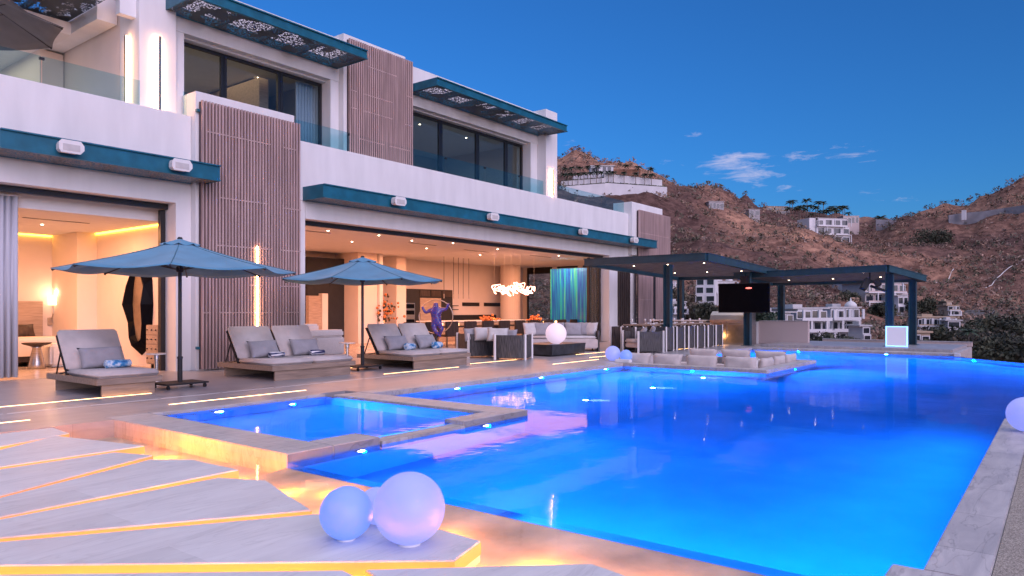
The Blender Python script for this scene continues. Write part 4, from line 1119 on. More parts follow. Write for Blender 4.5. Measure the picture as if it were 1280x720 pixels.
# ------------------------------------------------------------------ pergolas
def hexbeam(a, b, zt, zb, wd, mb):
    """straight beam from a to b (x,y,zt at each end), depth zt-zb"""
    ax, ay, az = a; bx, by, bz = b
    t = Vector((bx-ax, by-ay, 0)).normalized(); n = Vector((-t.y, t.x, 0))*wd/2
    P = [(ax-n.x,ay-n.y),(bx-n.x,by-n.y),(bx+n.x,by+n.y),(ax+n.x,ay+n.y)]
    Z = [az,bz,bz,az]; d = zt-zb
    mb.hexa([(p[0],p[1],z-d) for p, z in zip(P,Z)], [(p[0],p[1],z) for p, z in zip(P,Z)])
def pergola(label, c, posts, depth, loc, nslat=26):
    """c: four roof corners near-right, near-left, far-left, far-right"""
    t = thing('pergola', label, 'pergola', loc)
    names = ['beam']*4
    for i in range(4):
        a, b = Vector(c[i]), Vector(c[(i+1)%4]); d = (b-a).normalized()*.06
        s = MB(); hexbeam(tuple(a+(d if i%2 else -d*0)), tuple(b-(d if i%2 else d*0)), 0, -depth, .12, s); o = s.build('beam', M['navy'], t, bevel=.004)
        f = MB(); dz = Vector((0,0,-depth+.0))
        hexbeam(tuple(a+Vector((0,0,.008))), tuple(b+Vector((0,0,.008))), 0, -.02, .16, f); hexbeam(tuple(a+dz+Vector((0,0,.014))), tuple(b+dz+Vector((0,0,.014))), 0, -.02, .16, f)
        f.build('flange', M['navy'], o)
    s = MB(); nr, nl, fl, fr = [Vector(p) for p in c]
    for i in range(nslat):
        k = (i+.5)/nslat; a = nr.lerp(fr,k)+Vector((0,0,-.09)); b = nl.lerp(fl,k)+Vector((0,0,-.09)); hexbeam(tuple(a),tuple(b),0,-.03,(fr-nr).length/nslat*.22,s)
    s.build('slatted_ceiling', M['lattice'], t)
    for i in range(3):
        k = .2+.3*i
        for j in (.25,.7):
            p = nr.lerp(fr,j).lerp(nl.lerp(fl,j),k)+Vector((0,0,-.128))
            MB().cyl(p, p+Vector((0,0,.006)), .03, n=12).build('downlight', M['spotlens'], t)
    for (x, y, z0, z1) in posts:
        f = MB(); f.box(x-.11,x+.11,y-.13,y-.10,z0,z1); f.box(x-.11,x+.11,y+.10,y+.13,z0,z1); f.box(x-.02,x+.02,y-.0999,y+.0999,z0,z1)
        o = f.build('post', M['navy'], t); MB().box(x-.2,x+.2,y-.2,y+.2,z0,z0+.015).build('foot_plate', M['navy'], o)
    return t
pergola('large teal steel pergola reaching from the house over the outdoor dining table', [(22.82,9.37,3.30),(23.0,14.15,3.32),(31.2,14.15,3.05),(31.2,9.3,3.02)], [(23.4,11.0,0,3.0),(28.45,9.95,.0,2.9),(30.9,13.9,0,2.8)], .25, (27,12,0), 30)
pergola('small teal steel pergola with four posts on the far platform', [(28.55,4.98,3.02),(28.75,10.6,2.93),(32.3,10.2,2.72),(31.8,4.2,2.74)], [(32.1,9.75,0.09,2.5),(29.2,5.0,.09,2.75),(31.2,4.55,.09,2.5)], .23, (30.3,7.5,.09), 22)
# television hung from the pergola
tv = thing('television','black wall screen hanging from the pergola beam above the grill','television',(27.95,9.93,1.3))
B(27.93,27.99,8.91,10.95,1.31,2.47).build('casing', M['black'], tv, bevel=.008); B(27.915,27.929,8.94,10.92,1.34,2.44).build('screen', M['screen'], tv)
s = MB(); s.box(28.0,28.3,9.8,10.05,1.75,2.0); s.box(27.99,28.05,9.78,10.08,2.0,2.75); s.build('bracket', M['black'], tv)
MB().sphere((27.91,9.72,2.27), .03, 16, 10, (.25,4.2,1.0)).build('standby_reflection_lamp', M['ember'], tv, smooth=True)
# black speaker under the small pergola
sp_ = thing('black_loudspeaker','black loudspeaker on a bracket under the small pergola','loudspeaker',(28.9,5.5,2.3))
s = MB(); s.obox((28.9,5.75,2.36),(.25,.22,.42),(.5,.2,.5)); s.obox((28.9,5.35,2.4),(.22,.2,.25),(-.5,.2,.2)); s.cyl((28.95,5.6,2.3),(29.15,5.1,2.1),.05); s.cyl((28.9,5.6,2.5),(28.9,5.6,2.85),.03)
s.build('body', M['blackm'], sp_, bevel=.01)
# grill
g = thing('barbecue_grill','stainless barbecue grill with domed hood lit by a warm lamp','grill',(29.5,11.0,0))
B(29.0,29.9,10.1,11.9,.0,.85).build('cabinet', M['steel'], g, bevel=.01)
s = MB(); pr = [(29.0,.86),(29.0,1.0),(29.08,1.2),(29.3,1.36),(29.9,1.36),(29.9,.86)]
s.add([(x,10.12,z) for x,z in pr]+[(x,11.75,z) for x,z in pr], [tuple(range(6)),tuple(range(6,12))]+[(i,(i+1)%6,6+(i+1)%6,6+i) for i in range(6)])
s.build('hood', M['steel'], g, bevel=.012)
MB().tube([(28.93,10.2,1.02),(28.93,11.6,1.02)],.016).build('handle', M['steel'], g)
for i in range(6): MB().cyl((28.96,10.3+.25*i,.92),(29.0,10.3+.25*i,.92),.028).build('knob', M['steel'], g)
for y in (10.15,11.02): B(28.985,28.999,y,y+.82,.08,.8).build('door', M['brass'], g, bevel=.004)
lamp('grill_lamp','SPOT',(28.6,10.9,2.9),55,(1,.55,.25),.05,rot=(0,R(-8),0),spot=R(70))
lamp('grill_floor_lamp','POINT',(28.6,11.3,.35),4,(1,.5,.2),.08)
# outdoor kitchen counter with sink tap behind the dining table
k = thing('outdoor_counter','outdoor kitchen counter with white top and tap behind the dining set','counter',(29.5,13.5,0))
B(29.0,29.9,11.95,14.4,0,.94).build('cabinet', M['darkwood'], k); B(28.95,29.95,11.93,14.42,.941,.99).build('worktop', M['white_metal'], k)
MB().tube([(29.7,12.7,.99),(29.7,12.7,1.38),(29.66,12.7,1.42),(29.55,12.7,1.42),(29.52,12.7,1.34)],.018).build('tap', M['black'], k)
# planter walls at the far end
for i, (lab, x0, x1, y0, y1, zt) in enumerate((('white planter wall left of the pergola post, behind the pool',30.5,30.75,8.2,10.2,.95),('long low white parapet wall along the far end of the terrace',32.65,32.85,2.75,8.19,.16))):
    p = thing('garden_wall', lab, 'wall', ((x0+x1)/2,(y0+y1)/2,0)); B(x0,x1,y0,y1,.0,zt).build('wall', M['pink_house'], p, bevel=.01)
    B(x0-.02,x1+.02,y0-.0,y1,zt+.001,zt+.03).build('cap', M['coping'], p)
pw = thing('garden_wall','tall white corner wall with planter beside the small pergola post','wall',(30.6,10.4,0)); B(30.45,30.8,10.21,10.55,.0,.96).build('wall', M['stucco'], pw)
# glowing acrylic panel beside the pool
lp = thing('light_panel','square frosted light panel with glowing blue rim standing by the far pool edge','light panel',(29,4.74,.09))
B(28.97,29.03,4.42,5.06,.13,.80).build('panel', M['panel_lit'], lp)
s = MB(); s.box(28.96,29.04,4.385,4.419,.10,.83); s.box(28.96,29.04,5.061,5.095,.10,.83); s.box(28.96,29.04,4.42,5.06,.801,.83); s.box(28.96,29.04,4.42,5.06,.10,.129)
s.build('rim', M['panel_edge'], lp)
B(27.25,27.4,2.78,2.95,-.004,.10).build('marker', None)
bpy.data.objects.remove(bpy.data.objects['marker'])
t = thing('edge_light','small white cube lamp at the corner of the far pool edge','lamp',(27.3,2.78,0)); B(27.05,27.2,2.6,2.78,-.09,.03).build('housing', M['white_metal'], t, bevel=.01)

# ------------------------------------------------------------------ sunken lounge in the pool
s = MB(); s.box(17.0,17.35,5.5,9.9,-.5,.0); s.box(17.354,20.946,5.5,5.85,-.5,0.); s.box(20.95,21.3,5.5,9.9,-.5,0.)
s.box(17.0,21.3,9.904,10.6,-.5,-.0)
struct(s.build('sunken_lounge_coping', M['coping'], bevel=.008))
s = MB(); s.box(17.0,21.3,5.5,10.6,-1.34,-.52); struct(s.build('sunken_lounge_floor', M['coping']))
SB = thing('sunken_sofa','built-in taupe bench seat of the sunken lounge','bench',(19.15,7.6,-.5))
s = MB(); s.box(17.36,18.1,6.62,9.88,-.515,-.18); s.box(18.11,20.18,5.86,6.6,-.515,-.18); s.box(20.2,20.94,6.62,9.88,-.515,-.18); s.box(17.36,18.1,5.86,6.61,-.515,-.18); s.box(20.2,20.94,5.86,6.61,-.515,-.18)
s.build('seat', M['cushion'], SB, bevel=.03)
i = 0
for (x, y, rz, lab) in ((17.6,6.35,-PI/2,'near end'),(17.6,7.35,-PI/2,'second from the near end'),(17.6,8.3,-PI/2,'third from the near end'),(17.6,9.2,-PI/2,'last before the deck'),):
    loose(f'taupe back cushion on the pool side of the sunken lounge, {lab}', (x,y,.03), rz, .86,.46,.2,.2,M['cushion'],70+i,'taupe back cushions of the sunken lounge'); i += 1
for (x, lab) in ((18.5,'left'),(19.5,'middle'),(20.5,'right')):
    loose(f'taupe back cushion along the far right side of the sunken lounge, {lab} one', (x,6.0,.0), PI, .9,.42,.2,.2,M['cushion'],80+i,'taupe back cushions of the sunken lounge'); i += 1
for (y, lab) in ((6.6,'nearest'),(7.6,'middle'),(8.6,'farthest')):
    loose(f'taupe back cushion on the far bench of the sunken lounge, {lab} one', (20.75,y,.03), PI/2, .9,.46,.2,.2,M['cushion'],90+i,'taupe back cushions of the sunken lounge'); i += 1
for (x, y, z, rz, lab) in ((17.85,6.2,.0,-1.2,'small pale cushion at the near corner of the sunken lounge'),(18.7,6.2,.0,2.6,'small pale cushion leaning inside the right side of the sunken lounge')):
    loose(lab, (x,y,z), rz, .45,.38,.16,.5,M['cushw'],95+i,'pale scatter cushions of the sunken lounge'); i += 1
bk = MB().obox((17.15,9.35,.045),(.2,.42,.085),(0,0,.1)).build('folded_towel', M['towelstripe'], None, bevel=.015); tag(bk, 'white folded towel on the coping at the left end of the sunken lounge', 'towel')

# ------------------------------------------------------------------ pool lamps
BLUE = (.0,.14,1.0)
def pool_lamp(lab, p, nrm, power=30, r=.07, beam=True, col=BLUE, spotp=None):
    n = Vector(nrm).normalized(); p = Vector(p); t = None
    if lab:
        t = thing('pool_lamp', lab, 'pool lamp', p, 0, 'underwater lamps in the pool')
        MB().cyl(p, p+n*.02, r*1.25, r*1.25, 20).build('rim', M['steel'], t)
        MB().cyl(p+n*.0201, p+n*.035, r, r*.8, 20).build('lens', M['poollens'], t)
    o = lamp('pool_lamp_light','SPOT',p+n*.06,power*.85,col,.03,spot=R(168),blend=.4)
    o.rotation_euler = (-(n+(Vector((0,0,-.12)) if abs(n.z) < .5 else Vector((0,0,0))))).to_track_quat('Z','Y').to_euler()
    if beam:
        d = (Vector((n.x,n.y,0)).normalized()*1.0 if abs(n.z) < .5 else Vector((SS,-CC,0)))
        s2 = lamp('pool_lamp_beam','SPOT',p+n*.16+Vector((0,0,.0)),spotp or 26,(.50,.66,1.0),.03,spot=R(60),blend=.9)
        s2.rotation_euler = (-(d*.5+Vector((0,0,-.5)))).to_track_quat('Z','Y').to_euler()
    return t
def Gz(u, v, z):
    # where the sight line that meets the water there reaches the floor, bent as water bends it
    t = (ZW-1.4)*900/(388-v); k = (u-640)/900
    p = Vector((CC*t+SS*k*t, SS*t-CC*k*t, 0)); dz = 1.4-ZW; hd = p.length; si = hd/math.hypot(hd,dz)/1.33
    p += p.normalized()*((ZW-z)*si/math.sqrt(1-si*si)); p.z = z
    return p
P1 = 420
pool_lamp('underwater lamp in the house-side pool wall nearest the spa', (10.35,9.265,-.22), (0,-1,0), P1)
pool_lamp('underwater lamp in the house-side pool wall, in front of the rope armchairs', (13.15,9.265,-.22), (0,-1,0), P1)
pool_lamp('underwater lamp in the house-side pool wall, nearest the corner globes', (16.0,9.265,-.22), (0,-1,0), P1)
def ped(lab, u, v, power, z=-1.349, r=.06):
    p = Gz(u, v, z)
    t = pool_lamp(lab, (p.x,p.y,p.z), (0,0,1), power, r)
ped('sunken floor lamp in the pool before the coffee table', 732, 500.5, P1)
ped('sunken floor lamp in the pool in front of the sunken lounge', 816, 485, P1)
ped('sunken floor lamp in the pool nearest the sunken lounge front', 879, 472.5, P1)
pool_lamp('underwater lamp in the back wall of the spa, left one', (5.75,9.79,-.30), (0,-1,0), 420)
pool_lamp('added underwater fill lamp in the back wall of the spa, right one', (7.0,9.79,-.45), (0,-1,0), 300, .05, False)  # added to brighten the spa water
pool_lamp('added underwater fill lamp low in the front wall of the spa', (6.2,6.23,-.60), (0,1,0), 300, .05, False)  # added fill, brightens the spa floor
pool_lamp('underwater lamp at the outer spa wall close to the reflecting pool', (5.15,5.99,-.19), (0,-1,0), 260, .05, False)
pool_lamp('underwater lamp at the outer spa wall near its far corner', (7.25,5.99,-.19), (0,-1,0), 260, .05, False)
pool_lamp('underwater lamp below the glowing light panel', (27.13,4.75,-.17), (-1,0,0), P1, .07, False)
# unseen fill lights added along coping, edges and shelf wash the whole pool
lamp('coping_fill_light','AREA',(7.9,.62,-.55),130,BLUE,6.4,.35,rot=(R(90),0,0))
for (x, y) in ((14.0,-5.5),(17.6,-5.6),(20.5,-2.9),(23.5,-.1),(25.9,2.1)):
    n = Vector((0,1,0)) if x < 17 else Vector((-.69,.72,0))
    pool_lamp(None, (x,y+.0,-.6), tuple(n), 620, .07, False)  # added fill without fittings, brightens the far water
lamp('step_fill_light','AREA',(4.24,3.35,-.60),260,BLUE,.35,5.0,rot=(0,R(-90),0))  # added area fill, evens the blue beyond the shelf
for (x, y) in ((27.12,7.6),(24.5,9.26),(19.0,5.48),(16.98,7.3),(21.32,7.5)):
    n = {27.12:(-1,0,0),24.5:(0,-1,0),19.0:(0,-1,0),16.98:(-1,0,0),21.32:(1,0,0)}[x]
    pool_lamp(None, (x,y,-.35), n, 850, .06, False)  # added fill without fittings, round the lounge and far walls

# ------------------------------------------------------------------ loudspeakers on the canopy edges
def speaker(lab, x, y, z, group='white loudspeakers on the canopy edges', sc=1.0):
    t = thing('loudspeaker', lab, 'loudspeaker', (x,y,z), 0, group)
    s = MB(); pr = [(-.20,-.06),(-.17,-.11),(.15,-.11),(.21,-.04),(.21,.03),(.16,.10),(-.16,.10),(-.20,.05)]
    s.add([(a*sc,-.20*sc,b*sc) for a,b in pr]+[(a*sc,.0,b*sc) for a,b in pr], [tuple(range(8)),tuple(range(8,16))]+[(i,(i+1)%8,8+(i+1)%8,8+i) for i in range(8)])
    s.build('housing', M['white_metal'], t, local=True, bevel=.018)
    MB().box(-.15*sc,.15*sc,-.206*sc,-.2005*sc,-.085*sc,.04*sc).build('grille', M['cushw'], t, local=True)
    MB().box(-.05,.05,.001,.045,-.05,.05).build('bracket', M['black'], t, local=True)
    return t
def xon(u, Y): k = (u-640)/900; return Y*(CC+SS*k)/(SS-CC*k)
for lab, u in (('left one of the two white loudspeakers on the short canopy',85),('right one of the two white loudspeakers on the short canopy',223),
  ('leftmost white loudspeaker on the long canopy',496),('white loudspeaker on the long canopy, second from its left',614),('white loudspeaker on the long canopy, second from its right end',727),('white loudspeaker at the right end of the long canopy',791)):
    speaker(lab, xon(u,15.15), 15.185, 4.52)

# ------------------------------------------------------------------ inside the bedroom
bd = thing('bed','bed with pale oak headboard and rumpled throw seen past the curtain','bed',(6.2,21.4,0))
B(5.6,7.95,22.42,22.49,.0,1.65).build('headboard', M['oak'], bd, bevel=.01)
B(5.65,7.88,20.4,22.41,.12,.34).build('frame', M['darkwood'], bd); B(5.67,7.86,20.42,22.40,.341,.66).build('mattress', M['cushw'], bd, bevel=.05)
B(5.62,7.90,20.35,21.4,.2,.72).build('throw', M['plaster'], bd, bevel=.06)
loose('dark bronze cushion on the bed', (7.35,22.1,.85), .1, .6,.4,.18,.4,M['darkwood'],110)
wl = thing('wall_lamp','lit wall lamp with white shade beside the headboard','wall lamp',(8.2,22.5,1.4))
x = xon(67,22.4)
MB().lathe((x,22.38,1.55), [(.14,0),(.14,.26)], 20).build('shade', M['shade'], wl); MB().tube([(x,22.45,1.55),(x,22.42,1.3),(x-.02,22.5,1.15)],.012).build('arm', M['brass'], wl); B(x-.1,x+.06,22.5,22.549,.98,1.2).build('switch_plate', M['brass'], wl)
lamp('wall_lamp_light','POINT',(x,22.25,1.9),7,(1,.6,.34),.06)
st = thing('pedestal_table','bronze pedestal table with cone base just inside the bedroom','side table',(6.78,19.5,0))
MB().lathe((6.78,19.5,0), [(.19,0),(.17,.12),(.09,.5),(.12,.53)], 28).build('base', M['steel'], st, smooth=True); MB().lathe((6.78,19.5,0), [(.10,.535),(.30,.60),(.31,.63),(.02,.635)], 28).build('table_top', M['darkwood'], st)
pf = thing('ottoman','striped upholstered ottoman at the foot of the bed','ottoman',(7.6,19.9,0))
MB().obox((7.55,19.85,.30),(.9,.6,.56)).build('body', M['upholstery'], pf, bevel=.06)
# faceted black mirror on the right wall
mr = thing('mirror','tall faceted black oval mirror with bronze glass on the bedroom wall','mirror',(8.7,18.3,.4))
cy, cz = 18.35, 1.55; n = 12; ry, rz_ = .62, 1.22
def ov(k, fy, x): 
    rr = []
    for i in range(n):
        a = 2*PI*i/n; j = 1+.06*math.sin(5*i)
        rr.append((x+.05*((i*7)%3-1)*(1 if k == 1 else 0), cy+ry*fy*j*math.cos(a), cz+rz_*(fy if k != 2 else .74)*j*math.sin(a)))
    return rr
s = MB(); r0, r1, r2 = ov(0,1,8.715), ov(1,.80,8.50), ov(2,.45,8.62); s.v = r0+r1+r2
for a in (0, n):
    for i in range(n):
        j = (i+1)%n; s.f += [(a+i,a+j,a+n+i),(a+j,a+n+j,a+n+i)] if i % 2 else [(a+i,a+j,a+n+j),(a+i,a+n+j,a+n+i)]
s.build('faceted_frame', M['screen'], mr)
s = MB(); s.v = r2; s.f = [tuple(range(n))]; s.build('mirror_glass', M['brass'], mr)
dr = thing('dresser','limed oak chest of drawers under the mirror wall','chest of drawers',(8.45,17.25,0))
B(8.42,8.715,16.9,17.5,.12,1.05).build('carcass', M['oak'], dr)
for i in range(4):
    d_ = B(8.40,8.419,16.92,17.48,.15+.225*i,.15+.225*i+.21).build('drawer', M['oak'], dr)
    for y in (17.0,17.2,17.4): MB().sphere((8.385,y,.26+.225*i), .018, 10, 8).build('knob', M['black'], d_)
for y in (16.95,17.4): B(8.5,8.55,y,y+.05,0,.119).build('leg', M['black'], dr)
cu = thing('curtain','pale grey full height curtain gathered at the left of the bedroom opening','curtain',(5.2,16.85,0))
s = MB(); pts = []
x = 3.0
k = 0
while x < 5.52:
    pts.append((x, 16.82+.055*math.sin(k*1.9)+.02*math.sin(k*.7))); x += .036; k += 1
n = len(pts); s.v = [(p[0],p[1],.05) for p in pts]+[(p[0],p[1],3.70) for p in pts]; s.f = [(i,i+1,n+i+1,n+i) for i in range(n-1)]
o = s.build('drape', M['curtain'], cu, smooth=True); md = o.modifiers.new('thickness','SOLIDIFY'); md.thickness = .006
s = MB(); s.v = [(p[0],p[1]-.004,.05) for p in pts]+[(p[0],p[1]-.004,.32) for p in pts]; s.f = [(i,i+1,n+i+1,n+i) for i in range(n-1)]
o = s.build('hem_band', M['cushion2'], cu, smooth=True)
B(2.9,5.56,16.78,16.9,3.70,3.73).build('track', M['white_metal'], cu)
fn = thing('ceiling_fan','dark ceiling fan with long thin blades in the bedroom','ceiling fan',(5.0,19.6,3.3))
MB().lathe((5.0,19.6,2.9), [(.10,0),(.14,.05),(.1,.18),(.02,.2),(.02,.6)], 18).build('motor', M['darkwood'], fn)
for a in (.25,2.35,4.45):
    MB().obox((5.0+.75*math.cos(a),19.6+.75*math.sin(a),2.95),(1.3,.13,.015),(0,.05,a)).build('blade', M['darkwood'], fn)

# ------------------------------------------------------------------ inside the living room
sf = thing('white_sofa','bulky white upholstered sofa just inside the living room, behind the lounger','sofa',(13.0,17.2,0))
B(11.99,13.85,16.78,18.3,.12,.62).build('base', M['upholstery'], sf, bevel=.03); B(11.99,13.82,16.76,17.15,.625,.84).build('backrest', M['upholstery'], sf, bevel=.05); B(12.0,13.5,17.5,18.4,.625,1.0).build('high_back', M['upholstery'], sf, bevel=.05); B(11.99,13.95,16.75,18.35,.02,.119).build('plinth', M['plaster'], sf)
# acrobat sculpture in a ring
ac = thing('ring_sculpture','blue and violet glazed acrobat sculpture hanging in a thin ring on a dark post','sculpture',(18.8,17.72,0))
c0 = bearing(545,25.6,1.20); rt = Vector((SS,-CC,0))
def sk(pts, edges, rad, name, m, parent, sub=2):
    me = bpy.data.meshes.new(name); inv = chain(parent).inverted(); me.from_pydata([inv @ Vector(p) for p in pts], edges, [])
    o = bpy.data.objects.new(name, me); COL.objects.link(o); o.parent = parent; me.materials.append(m)
    o.modifiers.new('skin','SKIN'); 
    for v, r in zip(me.skin_vertices[0].data, rad): v.radius = (r, r)
    me.skin_vertices[0].data[0].use_root = True
    sb = o.modifiers.new('sub','SUBSURF'); sb.levels = sub; sb.render_levels = sub
    return o
W_ = lambda a, b, c=0: tuple(c0+rt*a+Vector((0,0,b))+Vector((-CC,-SS,0))*c)
pts = [W_(0,-.22),W_(0,.0),W_(-.01,.18),W_(-.01,.34),W_(-.01,.50),
       W_(-.20,.20),W_(-.38,.12),W_(-.50,.34),W_(.19,.22),W_(.36,.24),W_(.46,.46),
       W_(-.10,-.30),W_(-.03,-.52,.1),W_(.17,-.75),W_(.12,-.30),W_(.22,-.46,.12),W_(.13,-.68)]
sk(pts, [(0,1),(1,2),(2,3),(3,4),(2,5),(5,6),(6,7),(2,8),(8,9),(9,10),(0,11),(11,12),(12,13),(0,14),(14,15),(15,16)],
   [.13,.14,.15,.075,.115,.085,.06,.05,.085,.06,.05,.115,.085,.05,.115,.085,.05], 'figure', M['blueglaze'], ac)
rg = [c0+rt*(.60*math.cos(2*PI*i/48))+Vector((0,0,.60*math.sin(2*PI*i/48)-.02)) for i in range(48)]
MB().tube(rg, .018, 8, True).build('ring', M['brass'], ac, smooth=True)
pb = c0+Vector((0,0,-.62)); MB().cyl((pb.x,pb.y,.03),tuple(pb),.05).build('post', M['black'], ac); MB().lathe((pb.x,pb.y,0), [(.2,0),(.2,.03)], 24).build('base', M['black'], ac)
# flowers
vs_ = thing('flower_arrangement','tall arrangement of orange flowers and greenery by the pillar','flowers',(21.9,24,0))
vp = Vector((xon(478,23.6),23.6,.8)); MB().lathe((vp.x,vp.y,0), [(.10,.55),(.14,.7),(.12,.95),(.07,1.0)], 18).build('vase', M['brass'], vs_, smooth=True); B(vp.x-.3,vp.x+.5,23.3,23.9,0,.549).build('stand', M['oak'], vs_)
s1, s2 = MB(), MB(); rnd = random.Random(11)
for i in range(120):
    q = vp+Vector((rnd.gauss(.15,.25),rnd.gauss(0,.2),.15+abs(rnd.gauss(.35,.35)))); (s1 if i%2 else s2).sphere(q, rnd.uniform(.03,.07), 6, 4)
s1.build('blossoms', M['fruit'], vs_); s2.build('foliage', M['foliage2'], vs_)
# sideboard / dark low cabinets and indoor dining table with chairs
idt = thing('indoor_dining_table','long dark indoor dining table set with candles and flower bowls','dining table',(24.5,19.5,0))
B(17.8,30.2,19.1,20.2,.72,.78).build('table_top', M['darkwood'], idt)
for x in (18.6,24,29.0): B(x,x+.5,19.4,19.9,0,.719).build('pedestal', M['darkwood'], idt)
def brown_chair(lab, loc, rz):
    t = thing('brown_chair', lab, 'chair', loc, rz, 'brown leather chairs along the indoor table')
    MB().box(-.34,.34,-.27,.27,.40,.48).build('seat', M['darkwood'], t, local=True, bevel=.02); MB().box(-.36,.36,.22,.30,.42,.98).build('backrest', M['darkwood'], t, local=True, bevel=.02)
    for x in (-.24,.24):
        for y in (-.24,.24): MB().box(x-.018,x+.018,y-.018,y+.018,0,.399).build('leg', M['brass'], t, local=True)
    return t
ch = None
for i in range(11):
    loc = (18.2+1.08*i,18.7,0); lab = f'{["first","second","third","fourth","fifth","sixth","seventh","eighth","ninth","tenth","eleventh"][i]} brown leather chair from the left in front of the indoor table'
    if ch is None: ch = brown_chair(lab, loc, PI)
    else: dup(ch, loc, PI, lab)
for i, (x, lab) in enumerate(((24.0,'large bowl of orange flowers left of the indoor table middle'),(27.4,'bowl of glowing orange flowers near the right end of the indoor table'))):
    t = thing('flower_bowl', lab, 'flower bowl', (x,19.6,.78)); MB().lathe((x,19.6,.781), [(.12,0),(.28,.12),(.26,.13)], 20).build('bowl', M['brass'], t)
    s = MB(); rnd = random.Random(i)
    for k in range(60): s.sphere((x+rnd.gauss(0,.2),19.6+rnd.gauss(0,.15),.95+abs(rnd.gauss(0,.09))), rnd.uniform(.03,.06), 6, 4)
    s.build('blossoms', M['fruit'], t)
    lamp('bowl_glow','POINT',(x,19.2,1.05),3,(1,.4,.12),.05)
rnd = random.Random(4)
for i in range(10):
    x = 20.8+.98*i+rnd.uniform(-.15,.15)
    c_ = thing('candle_glass','small candle glass glowing on the indoor table','candle',(x,19.3,.78),0,'candle glasses on the indoor table')
    MB().lathe((x,19.3,.781), [(.05,0),(.055,.12)], 12).build('glass', M['candle'], c_)
# kitchen island with row of things, pendants
isl = thing('kitchen_island','long pale kitchen island in front of the black cabinets','kitchen island',(26.0,22.3,0))
B(23.0,30.0,21.9,22.9,.0,.88).build('base', M['oak'], isl); B(22.95,30.05,21.85,22.95,.881,.93).build('worktop', M['ceiling'], isl)
for i, u in enumerate((555,567,573,579,586)):
    x = xon(u,22.4); t = thing('pendant_lamp','thin black pendant lamp above the kitchen island','pendant lamp',(x,22.4,2.2),0,'thin pendants above the kitchen island')
    MB().cyl((x,22.4,2.15),(x,22.4,3.859),.012,n=6).build('rod', M['black'], t); MB().cyl((x,22.4,1.95),(x,22.4,2.15),.02,n=8).build('tip', M['brass'], t)
# looping neon chandelier
cd = thing('neon_chandelier','looping glowing neon chandelier hanging over the indoor table','chandelier',(27.0,19.6,2.0))
s = MB(); pts = []; ca = bearing(642,31.5,2.32); 
rq = random.Random(17); cur = Vector((0,0,0)); key = []
for i in range(81):
    t = i/80; key.append(Vector(((t-.5)*1.75+rq.uniform(-.22,.22), rq.uniform(-.25,.25), rq.uniform(-.33,.33)*(1-.4*abs(2*t-1)))))
for i in range(80):
    p0, p1, p2, p3 = key[max(i-1,0)], key[i], key[i+1], key[min(i+2,80)]
    for k in range(7):
        t = k/7; q = .5*((2*p1)+(p2-p0)*t+(2*p0-5*p1+4*p2-p3)*t*t+(3*p1-p0-3*p2+p3)*t**3)
        pts.append(ca+rt*q.x+Vector((CC,SS,0))*q.y+Vector((0,0,q.z)))
s.tube(pts, .011, 6); s.build('neon_tube', M['chand'], cd, smooth=True)
s = MB()
for k in (40,150,280,400,520): s.cyl(tuple(pts[k]), (pts[k].x,pts[k].y,3.859), .004, n=5)
s.build('wires', M['steel'], cd)
# blue-green poured painting on a panel
pa = thing('painting','tall abstract painting of poured blue and green paint at the end of the living room','painting',(29.2,18.3,.0))
xp = 29.2
def ypx(u, X): k = (u-640)/900; return X*(SS-CC*k)/(CC+SS*k)
y0, y1 = ypx(734,xp), ypx(688,xp)
B(xp,xp+.08,y0,y1,.02,3.42).build('canvas', M['painting'], pa); B(xp+.081,xp+.12,y0-.03,y1+.03,.0,3.45).build('frame', M['blackm'], pa)
lamp('painting_light','AREA',(xp-.9,(y0+y1)/2,3.7),16,(.8,1,.9),1.2,.2,rot=(0,R(-28),0))

